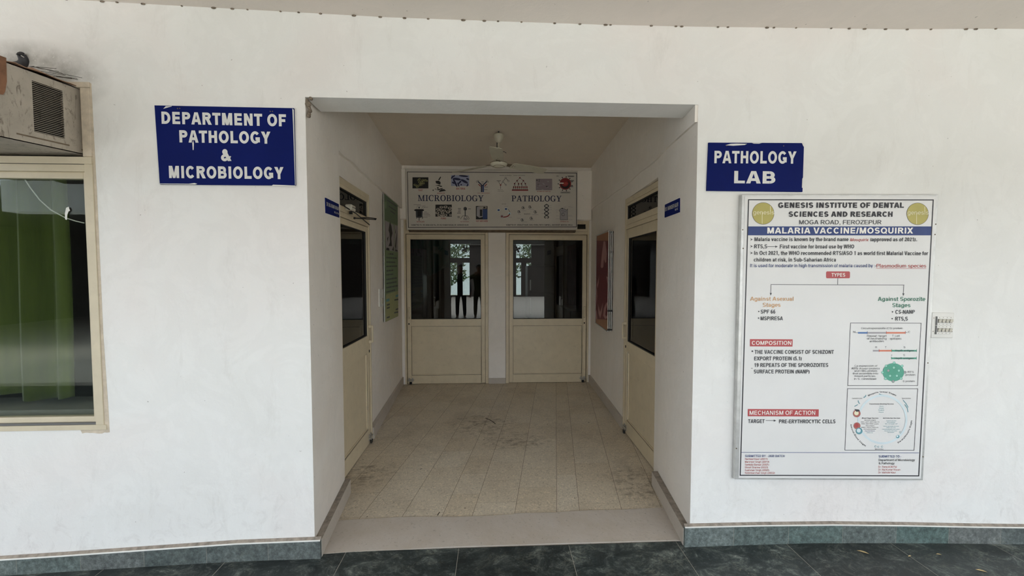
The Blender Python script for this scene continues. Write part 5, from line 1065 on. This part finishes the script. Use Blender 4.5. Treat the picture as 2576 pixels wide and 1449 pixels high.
mb = MB(); mb.tube([(fx, fy + .012, 2.672), (fx + .03, fy, 2.690), (fx + .055, fy - .01, 2.686), (fx + .075, fy - .01, 2.672)], .003, 6); mb.tube([(fx - .016, fy, 2.79), (fx - .018, fy, 2.68)], .004, 6); obj('wire', mb, 'black', fn)
for a in (267, 25, 148):
    t = math.radians(a); d = Vector((math.cos(t), math.sin(t), 0)); s_ = Vector((-d.y, d.x, 0))
    def BT(u, v, w, d=d, s_=s_): return Vector((fx, fy, fz)) + d * u + s_ * (v * math.cos(.2)) + Vector((0, 0, w - v * math.sin(.2) - .012 * (u / .55) ** 2))
    mb = MB(BT); out = [(.14, -.050), (.17, -.060), (.35, -.066), (.50, -.064), (.535, -.052), (.545, .045), (.53, .056), (.35, .060), (.16, .052), (.135, .040)]
    mb.slab([(u, v, .0) for u, v in out], (0, 0, 0)) if False else mb.add([(u, v, .0) for u, v in out] + [(u, v, .004) for u, v in out], [tuple(range(10))[::-1], tuple(range(10, 20))] + [(i, (i + 1) % 10, 10 + (i + 1) % 10, 10 + i) for i in range(10)])
    bl = obj('blade', mb, 'fan', fn, bevel=.001)
    mb = MB(BT); mb.box((.07, .185), (-.02, .02), (.003, .008)); mb.ball((.155, -.012, .0), (.005, .005, .003), 8); mb.ball((.155, .012, .0), (.005, .005, .003), 8); mb.ball((.18, 0, .0), (.005, .005, .003), 8); obj('blade_bracket', mb, 'brown', bl)

# ================================================================== WALL BOARDS IN THE CORRIDOR
nl = Vector((1, .062, 0)).normalized()
PLw = Plane((lx(2.4), 2.4, 0), nl)
PL = Plane(PLw.p + nl * .02, nl)
q = [PL.hit(p) for p in ((968, 811), (1001.5, 796), (1000, 516), (965.5, 487))]
gp = thing('green_poster', (sum(p.x for p in q) / 4, sum(p.y for p in q) / 4, min(p.z for p in q)), 'tall green information poster with two black and white pictures in the corridor', 'poster')
mb = MB(); mb.slab(q, -nl * .007); obj('board', mb, 'alu', gp, bevel=.002)
mb = MB(); c0_, c1_ = q[3].lerp(q[2], .5), q[0].lerp(q[1], .5); c0_, c1_ = c0_ - nl * .006, c1_ - nl * .006; mb.slab([c0_ + Vector((0, -.02, -.05)), c0_ + Vector((0, .02, -.05)), c1_ + Vector((0, .02, .05)), c1_ + Vector((0, -.02, .05))], -nl * .0135); obj('rear_batten', mb, 'brown', gp)
gn = ['pgreen', 'pgreen2', 'pcream', 'pic_black', 'bar_grey', 'ink_grey', 'teal', 'fungi', 'deepred']; G = {n: i for i, n in enumerate(gn)}
zg = lambda X, Y: (940 + X / 4.022, 470 + Y / 4.022)
mb = MB(); A = Art(mb, PL)
A.poly([zg(118, 1368), zg(248, 1308), zg(243, 185), zg(106, 68)], G['pgreen']); A.poly([zg(122, 1080), zg(246, 1010), zg(246, 660), zg(118, 650)], G['pgreen']); A.poly([zg(118, 1366), zg(248, 1306), zg(247, 1050), zg(124, 1090)], G['pcream']); A.poly([zg(112, 335), zg(243, 390), zg(242, 190), zg(106, 72)], G['pgreen2'])
A.poly([zg(120, 640), zg(207, 652), zg(203, 385), zg(114, 340)], G['bar_grey']); A.poly([zg(211, 655), zg(244, 660), zg(243, 395), zg(210, 385)], G['bar_grey'])
for pg in ([(150, 600), (165, 560), (160, 470), (150, 440), (158, 380), (165, 350), (180, 400), (190, 470), (178, 520), (185, 600)], [(125, 640), (160, 645), (155, 620), (130, 615)], [(140, 560), (150, 500), (135, 520)], [(185, 640), (205, 648), (200, 600)], [(215, 600), (225, 520), (238, 450), (232, 540), (225, 640)], [(216, 650), (242, 656), (240, 640), (218, 632)], [(216, 460), (224, 420), (222, 480)]): A.poly([zg(*p) for p in pg], G['pic_black'])
A.poly([zg(112, 150), zg(128, 155), zg(128, 215), zg(120, 225), zg(113, 205)], G['pgreen'])
obj('printed_picture', mb, gn, gp)
mb = MB(); A = Art(mb, PL)
for i, (y0, y1, e) in enumerate(((675, 680, 200), (715, 722, 233), (760, 763, 218), (805, 800, 238), (850, 842, 200), (890, 882, 196), (938, 920, 236), (978, 960, 232), (1020, 998, 246), (1065, 1042, 218))):
    x = 128
    while x < e - 4:
        w = min(r7.uniform(8, 20), e - x); t0 = (x - 128) / (e - 128); t1 = (x + w - 128) / (e - 128)
        A.poly([zg(x, y0 + (y1 - y0) * t0 + 8), zg(x + w, y0 + (y1 - y0) * t1 + 8), zg(x + w, y0 + (y1 - y0) * t1 - 6), zg(x, y0 + (y1 - y0) * t0 - 6)], G['ink_grey']); x += w + 3
for i in range(5):
    y = 1195 - 0 + i * 32; A.poly([zg(132, y + 10), zg(162, y), zg(162, y - 16), zg(132, y - 6)], G['ink_grey'])
    y = 1145 + i * 32; A.poly([zg(208 + (i % 2) * 14, y + 8), zg(248, y), zg(248, y - 14), zg(208 + (i % 2) * 14, y - 6)], G['ink_grey'])
A.poly([zg(126, 1165), zg(160, 1155), zg(160, 1128), zg(126, 1138)], G['teal']); A.poly([zg(222, 1118), zg(248, 1110), zg(248, 1088), zg(222, 1096)], G['teal'])
for y, x0, x1 in ((135, 135, 232), (195, 150, 225), (245, 170, 215)): A.poly([zg(x0, y + 5), zg(x1, y + 65 * (x1 - x0) / 97 + 5), zg(x1, y + 65 * (x1 - x0) / 97 - 8), zg(x0, y - 8)], G['ink_grey'])
obj('lettering', mb, gn, gp)
# small switch beside it
q = [PLw.hit(p, .010) for p in ((952.5, 772), (963, 770.5), (962.5, 727), (952, 727))]
ss = thing('switch_box', (sum(p.x for p in q) / 4, sum(p.y for p in q) / 4, min(p.z for p in q)), 'small white switch box beside the tall green poster in the corridor', 'switch')
mb = MB(); mb.slab(q, -nl * .011); obj('plate', mb, 'white_pl', ss, bevel=.003)
mb = MB(); mb.slab([PLw.hit(p, .016) for p in ((956, 765), (961.5, 763.5), (961, 749), (956, 750))], -nl * .006); obj('rocker', mb, 'ivory', ss, bevel=.002)
# red picture on the right wall
vr = Vector((rx_(2.8) - rx_(2.1), .7, 0)); nr = Vector((-vr.y, vr.x, 0)).normalized()
PRw = Plane((rx_(2.45), 2.45, 0), nr); PR = Plane(PRw.p + nr * .05, nr); PR0 = Plane(PRw.p + nr * .004, nr)
q = [PR.hit(p) for p in ((1498, 812), (1529, 834), (1532, 581), (1501, 593))]
pic = thing('picture_frame', (sum(p.x for p in q) / 4 + .02, sum(p.y for p in q) / 4, min(p.z for p in q)), 'dark red and pink picture in a thin metal frame in the corridor', 'picture')
mb = MB(); mb.slab(q, -nr * .006); obj('backing', mb, 'maroon', pic)
rnm = ['maroon', 'pink', 'tan', 'cell', 'pic_black']; K = {n: i for i, n in enumerate(rnm)}
zr = lambda X, Y: (1480 + X / 4.83, 560 + Y / 4.83)
mb = MB(); A = Art(mb, PR)
A.poly([zr(104, 218), zr(247, 220), zr(247, 90), zr(104, 158)], K['tan']); A.poly([zr(86, 1222), zr(236, 1330), zr(238, 1180), zr(88, 1172)], K['tan'])
for pg in ([(185, 228), (207, 228), (225, 380), (218, 480), (205, 490), (190, 440), (183, 540), (165, 555), (150, 540), (165, 380)], [(104, 760), (120, 700), (133, 640), (125, 740), (112, 800)], [(98, 820), (104, 760), (110, 900), (100, 1000)], [(115, 980), (125, 1020), (145, 1090), (170, 1000), (180, 965), (165, 1090), (145, 1165), (125, 1110)], [(180, 1130), (190, 1040), (215, 980), (232, 965), (236, 990), (215, 1050), (205, 1120), (218, 1140), (236, 1120), (236, 1160), (205, 1170)], [(218, 655), (238, 660), (236, 740)], [(88, 1172), (110, 1172), (100, 1060), (92, 1080)]): A.poly([zr(*p) for p in pg], K['pink'])
obj('printed_picture', mb, rnm, pic)
up_ = Vector((0, 0, 1)); fr_in = Vector((0, 0, 0))
far_b, near_b, near_t, far_t = q
mb = MB()
for a, b in ((far_b, near_b), (near_t, far_t), (far_b, far_t)): mb.tube([a + nr * .002, b + nr * .002], .006, 6)
obj('frame_edge', mb, 'alu', pic)
for k in range(3):
    mb = MB(); o_ = -nr * (k * .017); mb.tube([near_b + o_, near_t + o_], .0052, 8); obj('side_rail', mb, 'alu', pic)
for z in (near_b.z + .02, near_b.z + .22, near_t.z - .22, near_t.z - .01):
    mb = MB(); mb.slab([Vector((near_b.x, near_b.y - .007, z - .009)) + nr * .005, Vector((near_b.x, near_b.y - .007, z + .009)) + nr * .005, Vector((near_b.x, near_b.y - .007, z + .009)) - nr * .045, Vector((near_b.x, near_b.y - .007, z - .009)) - nr * .045], (0, .012, 0)); obj('clip', mb, 'black', pic)

# ================================================================== NAME PLATES
n5 = Vector((.585, .067, 0)).normalized(); PP = Plane((-0.951, 0, 0), n5); PP2 = Plane(PP.p + n5 * .006, n5)
def plate(name, pl0, pl1, n, px, label, lines):
    q = [pl1.hit(p) for p in px]; r = thing(name, (sum(p.x for p in q) / 4, sum(p.y for p in q) / 4, min(p.z for p in q)), label, 'name plate')
    mb = MB(); mb.slab(q, -n * .0055); obj('panel', mb, 'blue', r)
    mb = MB()
    for s, a, b, cap in lines: text(mb, pl1, s, a, b, cap, 0, .02, 0, .0012)
    obj('lettering', mb, 'letter', r)
zp = lambda X, Y: (800 + X / 9.056, 440 + Y / 9.056)
plate('name_plate', PP, PP2, n5, [zp(188, 868), zp(488, 972), zp(475, 668), zp(175, 520)], 'small blue name plate beside the side door that has the door closer',
      [('DR. RAJ KUMAR WASAN', zp(192, 702), zp(466, 812), 9), ('M.Sc,Ph.d', zp(368, 868), zp(470, 906), 4.6)])
n6 = Vector((-.6, .077, 0)).normalized(); PQ = Plane((1.063, 0, 0), n6); PQ2 = Plane(PQ.p + n6 * .006, n6)
zq = lambda X, Y: (1560 + X / 9.056, 440 + Y / 9.056)
plate('name_plate', PQ, PQ2, n6, [zq(1012, 972), zq(1345, 848), zq(1345, 528), zq(1018, 680)], 'small blue name plate beside the side door nearest the red picture',
      [('DR. VARINDER KAUR', zq(1028, 832), zq(1330, 716), 10), ('M.SC', zq(1255, 818), zq(1325, 788), 5)])

# ================================================================== BITS ON THE FLOOR
def leafbit(px, ang, L, label):
    c = onz(px, prof(ZP, 2.0) + .002); mb = MB(); d = Vector((math.cos(ang), math.sin(ang), 0)) * L; s_ = Vector((-d.y, d.x, 0)) * .28; u = Vector((0, 0, .003))
    mb.add([c - d, c - d * .3 + s_ + u, c + d * .4 + s_ * .8 + u, c + d, c + d * .4 - s_ * .8 + u, c - d * .3 - s_ + u, c + u * .3], [(0, 1, 6), (1, 2, 6), (2, 3, 6), (3, 4, 6), (4, 5, 6), (5, 0, 6)])
    c.z = prof(ZP, c.x) + .001
    o = obj('fallen_leaf', mb, 'yellow_leaf'); o.location.z = prof(ZP, c.x) + .001; tag(o, label, 'leaf', 'dry leaves on the marble floor')
leafbit((2171, 1389), -.6, .026, 'largest pale dry leaf on the green marble below the vaccine poster')
leafbit((2289, 1396), .2, .012, 'tiny dry leaf on the marble below the corner of the vaccine poster')
leafbit((2362, 1389), -.3, .013, 'tiny dry leaf on the marble below the switch board, close to the skirting')
leafbit((2469, 1428), -.5, .022, 'pale dry leaf on the green marble floor farthest from the corridor')
mb = MB(); mb.tube([onz(p, .004) for p in ((1222, 1052), (1232, 1056), (1240, 1061), (1246, 1066))], .0028, 6); tag(obj('twig', mb, 'twig'), 'short dark twig lying in the dirt mid corridor floor', 'twig')
mb = MB(); mb.tube([onz(p, .004) for p in ((1101, 1296), (1103, 1292), (1106, 1288.5))], .0022, 6); tag(obj('twig', mb, 'twig'), 'tiny dark twig near the front edge of the corridor tiles', 'twig')

# ================================================================== INSIDE THE LAB
def exhaust(cx, cz, label):
    r = thing('exhaust_fan', (cx, BY - .05, cz - .085), label, 'exhaust fan', 'exhaust fans in the lab windows')
    mb = MB(); n = 32
    mb.lathe((cx, BY - .07, cz), [(.082, 0), (.088, 0), (.088, .07), (.082, .07), (.082, 0)], n, axis='y', cap=False); obj('ring', mb, 'black', r)
    for k in range(4):
        a = k * math.pi / 2 + .5; mb = MB(); pts = [(.012, -.012), (.05, -.03), (.072, -.012), (.070, .018), (.045, .024), (.012, .012)]
        mb.slab([(cx + u * math.cos(a) - v * math.sin(a), BY - .04 + v * .4, cz + u * math.sin(a) + v * math.cos(a)) for u, v in pts], (0, .003, 0)); obj('blade', mb, 'black', r)
    mb = MB(); mb.lathe((cx, BY - .055, cz), [(.006, 0), (.022, .004), (.022, .035), (.006, .04)], 16, axis='y')
    for k in range(3):
        a = k * math.pi * 2 / 3 + .2; mb.tube([(cx, BY - .02, cz), (cx + .084 * math.cos(a), BY - .02, cz + .084 * math.sin(a))], .003, 6)
    obj('motor', mb, 'black', r)
exhaust(-0.645, 1.985, 'black exhaust fan in the lab window behind the back door nearest the green poster'); exhaust(0.475, 1.985, 'black exhaust fan in the lab window behind the back door nearest the red picture')
curtain('net_curtain', -1.75, -0.86, 5.2, 1.62, 2.93, 8, 0.03, 'teal_cloth', 'draped teal cloth hung inside the lab', sag=.18, seed=9)
curtain('curtain', 0.12, 0.34, 4.9, 0.02, 2.9, 3, 0.03, 'curtain', 'narrow olive curtain beside the fridge inside the lab', seed=12)
cb = thing('cupboard', (-1.55, 4.9, 0), 'dark two-door cupboard inside the lab under the teal cloth', 'cupboard')
mb = MB(); mb.box((-1.95, -1.25), (4.7, 5.1), (0, 1.9)); obj('body', mb, 'black', cb, bevel=.004)
mb = MB(); mb.box((-1.94, -1.61), (4.685, 4.70), (.05, 1.85)); mb.box((-1.59, -1.26), (4.685, 4.70), (.05, 1.85)); obj('door', mb, 'black', cb, bevel=.003)
rf = thing('fridge', (0.95, 5.6, 0), 'dark upright fridge standing inside the lab', 'fridge')
mb = MB(); mb.box((.62, 1.15), (5.35, 5.9), (0, 1.62)); obj('body', mb, 'black', rf, bevel=.01)
mb = MB(); mb.box((.63, 1.14), (5.325, 5.35), (.08, 1.08)); mb.box((.63, 1.14), (5.325, 5.35), (1.10, 1.60)); obj('door', mb, 'black', rf, bevel=.006)
mb = MB(); mb.box((.66, .68), (5.30, 5.325), (.7, 1.0)); mb.box((.66, .68), (5.30, 5.325), (1.15, 1.35)); obj('handle', mb, 'steel', rf)
tb = thing('lab_bench', (1.9, 5.0, 0), 'bench with four legs inside the lab beside the fridge', 'bench')
mb = MB(); mb.box((1.3, 2.7), (4.6, 5.3), (.82, .86)); obj('worktop', mb, 'dim', tb, bevel=.003)
for x in (1.34, 2.66):
    for y in (4.64, 5.26): mb = MB(); mb.box((x - .02, x + .02), (y - .02, y + .02), (0, .82)); obj('leg', mb, 'dark', tb)

# ================================================================== COURTYARD BEHIND THE CAMERA (mirrored in the glass, and the source of the bounce light)
mb = MB(); mb.box((-30, 30), (-30, -3.4), (-.4, -.01)); mb.box((-12, 12), (6.46, 24), (-.4, -.02)); struct('ground', mb, 'paving')
mb = MB(); mb.box((-30, 30), (-15.4, -15.2), (-.02, 3.1)); mb.box((-30, 30), (-15.5, -15.1), (3.1, 3.2)); struct('wall_far', mb, 'brickwall')
for k, x in enumerate((-3.9, 3.7)):
    mb = MB(); mb.box((x - .2, x + .2), (-4.0, -3.6), (-.1, 2.78)); struct('pillar', mb, 'wall')
mb = MB(); mb.box((7.0, 7.2), (-4.0, 0.1), (-.1, 3.0)); struct('wall_added_end', mb, 'wall')  # unseen end wall added to hold back light from the right
mb = MB(); mb.box((-7, 7), (-4.0, -3.75), (2.36, 2.80)); struct('trim_added_beam', mb, 'wall')   # unseen beam added at the verandah edge to keep sky light off the upper wall
# unseen covered wing added on the left to darken what the window glass mirrors
mb = MB(); mb.box((-16, -6.2), (-15, -5.02), (2.8, 3.0)); struct('ceiling', mb, 'dark')  # roof of the added wing, coloured dark to keep its reflection dim
mb = MB(); mb.box((-14.2, -14), (-15, 0.2), (-.1, 3.0)); struct('wall_added_wing', mb, 'dark')
for k in range(3): mb = MB(); mb.box((-6.6, -6.2), (-8.2 - 3.2 * k, -7.8 - 3.2 * k), (-.1, 2.78)); struct('pillar', mb, 'wall')
rt = random.Random(31)
def tree(x, y, h, label):
    r = thing('tree', (x, y, 0), label, 'tree', 'trees outside the lab')
    mb = MB(); mb.tube([(x, y, -.05), (x + .1, y, h * .3), (x - .05, y + .1, h * .6), (x, y, h * .8)], [.2, .16, .11, .05], 10); obj('trunk', mb, 'bark', r, smooth=True)
    mb = MB()
    for i in range(2600):
        t, ph, q = rt.uniform(0, 6.283), rt.uniform(-1.4, 1.4), rt.random() ** .45
        c = Vector((x + math.cos(t) * math.cos(ph) * q * h * .36, y + math.sin(t) * math.cos(ph) * q * h * .36, h * .62 + math.sin(ph) * q * h * .40))
        if math.sin(c.x * 3.1 + c.z * 2.3) + math.sin(c.z * 3.7 - c.x * 1.9) > 1.0: continue
        u = Vector((rt.uniform(-1, 1), rt.uniform(-1, 1), rt.uniform(-1, 1))).normalized(); v = u.orthogonal().normalized() * .045; u = u * .09
        mb.add([c - u, c + v, c + u, c - v], [(0, 1, 2, 3)], i % 2)
    obj('crown', mb, ['leaf', 'leaf_pale'], r)
tree(-1.9, 12.5, 4.4, 'leafy tree outside the lab window behind the back door nearest the green poster'); tree(1.7, 12.8, 4.4, 'leafy tree outside the lab window behind the back door nearest the red picture')

def person(loc, label, pose, top, bottom, gown=False):
    """standing figure facing +y (towards the building); pose gives the joints of both arms relative to the shoulders"""
    x, y, z = loc; r = thing('person', loc, label, 'person')
    P = lambda a: (x + a[0], y + a[1], z + a[2])
    V, E, R = [], [], []
    def add(pts, rad, at=None):
        prev = at
        for p, q in zip(pts, rad):
            V.append(P(p)); R.append(q); i = len(V) - 1
            if prev is not None: E.append((prev, i))
            prev = i
        return prev
    pel = add([(0, 0, .93)], [.115])
    ch = add([(0, .0, 1.12), (0, .01, 1.30), (0, 0, 1.40)], [.115, .13, .09], pel); nk = add([(0, .01, 1.49)], [.05], ch)
    add([(0, .02, 1.56), (0, .03, 1.64), (0, .02, 1.71)], [.066, .082, .062], nk)
    for s_ in (-1, 1):
        add([(s_ * .10, 0, .86), (s_ * .11, .01, .48), (s_ * .115, -.015, .26), (s_ * .12, -.02, .08), (s_ * .125, .07, .035), (s_ * .13, .14, .025)], [.085, .055, .05, .038, .035, .028], pel)
        sh = add([(s_ * .17, 0, 1.38)], [.06], ch); arm = pose[s_]
        w = add(arm, [.045, .036, .026], sh); wx = Vector(arm[-1]); d = (wx - Vector(arm[-2])).normalized(); sd = d.cross(Vector((0, 1, 0))); sd = sd.normalized() if sd.length > .1 else Vector((1, 0, 0))
        pm = add([tuple(wx + d * .05)], [.03], w)
        for k, L in enumerate((.062, .075, .07, .055)):
            b_ = wx + d * .085 + sd * ((k - 1.5) * .019); add([tuple(b_), tuple(b_ + d * L * .6 + Vector((0, .006, 0))), tuple(b_ + d * L + Vector((0, .018, 0)))], [.0095, .0085, .007], pm)
        b_ = wx + d * .03 + sd * .035; add([tuple(b_), tuple(b_ + d * .035 + sd * .015)], [.011, .009], w)
    base = r.location; me = bpy.data.meshes.new('body'); me.from_pydata([tuple(Vector(v) - base) for v in V], E, [])
    o = bpy.data.objects.new('body', me); COL.objects.link(o); o.parent = r; me.materials.append(M['skin'])
    sk = o.modifiers.new('skin', 'SKIN'); sk.use_smooth_shade = True
    for i, q in enumerate(R): me.skin_vertices[0].data[i].radius = (q, q * (.82 if i < 4 else 1))
    me.skin_vertices[0].data[0].use_root = True; o.modifiers.new('sub', 'SUBSURF').render_levels = 2
    for nm, p, q, mt in (('nose', (0, .105, 1.63), (.012, .022, .02), 'skin'), ('ear', (-.083, .02, 1.635), (.012, .02, .03), 'skin'), ('ear', (.083, .02, 1.635), (.012, .02, .03), 'skin'), ('eye', (-.03, .098, 1.66), (.012, .008, .007), 'hair'), ('eye', (.03, .098, 1.66), (.012, .008, .007), 'hair'), ('mouth', (0, .10, 1.585), (.024, .007, .006), 'hair')):
        mb = MB(); mb.ball(P(p), q, 10); obj(nm, mb, mt, r, smooth=True)
    mb = MB(); mb.ball(P((0, -.008, 1.68)), (.092, .095, .095), 16)
    if gown: mb.ball(P((0, -.05, 1.52)), (.10, .075, .20), 14)
    obj('hair', mb, 'hair', r, smooth=True)
    def cloth_(name, chains, mat):
        V2, E2, R2 = [], [], []
        for pts, rad, link in chains:
            prev = link
            for p, q in zip(pts, rad):
                V2.append(P(p)); R2.append(q); i = len(V2) - 1
                if prev is not None: E2.append((prev, i))
                prev = i
        me = bpy.data.meshes.new(name); me.from_pydata([tuple(Vector(v) - base) for v in V2], E2, [])
        o = bpy.data.objects.new(name, me); COL.objects.link(o); o.parent = r; me.materials.append(M[mat]); k = o.modifiers.new('skin', 'SKIN'); k.use_smooth_shade = True
        for i, q in enumerate(R2): me.skin_vertices[0].data[i].radius = (q, q * .85)
        me.skin_vertices[0].data[0].use_root = True; o.modifiers.new('sub', 'SUBSURF').render_levels = 2
    ch_ = [([(0, 0, .80), (0, 0, 1.08), (0, .01, 1.31), (0, .005, 1.40), (0, .01, 1.49)], [.17, .15, .165, .13, .066], None)]
    for s_ in (-1, 1): ch_.append(([(s_ * .18, 0, 1.385)] + [tuple(p) for p in pose[s_][:2]] + [tuple(Vector(pose[s_][1]).lerp(Vector(pose[s_][2]), .75))], [.085, .066, .052, .045], 2))
    cloth_('shirt', ch_, top)
    if gown:
        mb = MB(); prof_ = [(.17, 1.02), (.19, .85), (.21, .6), (.24, .3), (.27, .06), (.26, .05)]
        mb.lathe(P((0, 0, 0)), prof_, 26); mb.v = [Vector((v.x + .012 * math.sin(9 * v.z + 5 * v.x), y + (v.y - y) * .8, v.z)) for v in mb.v]; obj('long_skirt', mb, bottom, r, smooth=True)
    else:
        lg = [([(0, 0, .98), (0, 0, .90)], [.15, .13], None)]
        for s_ in (-1, 1): lg.append(([(s_ * .10, 0, .80), (s_ * .11, .01, .48), (s_ * .118, -.015, .22), (s_ * .12, -.02, .10)], [.105, .08, .07, .066], 1))
        cloth_('trousers', lg, bottom)
    for s_ in (-1, 1): mb = MB(); mb.ball(P((s_ * .128, .06, .035)), (.05, .13, .042), 14); obj('shoe', mb, 'hair', r, smooth=True)
GZ = -0.01
down = lambda s_, k=.0: [(s_ * .24, .0, 1.12), (s_ * .26, .05, .88 + k), (s_ * .26, .07, .84 + k)]
person((-1.10, -4.05, GZ), 'person in dark trousers standing in the courtyard facing the corridor', {-1: [(-.27, .0, 1.12), (-.30, .06, .90), (-.30, .07, .84)], 1: [(.27, .0, 1.12), (.30, .06, .90), (.30, .07, .84)]}, 'cloth_grey', 'cloth_black')
person((-1.78, -4.75, GZ), 'person in a long black dress standing in the courtyard', {-1: down(-1), 1: [(.24, .05, 1.14), (.33, .12, .95), (.40, .14, .86)]}, 'cloth_black', 'cloth_black', True)
person((-0.52, -4.0, GZ), 'person in olive clothes standing in the courtyard with both arms raised', {-1: [(-.32, .16, 1.30), (-.14, .30, 1.42), (-.10, .32, 1.45)], 1: [(.30, .16, 1.30), (.14, .30, 1.42), (.10, .32, 1.45)]}, 'cloth_olive', 'cloth_olive')
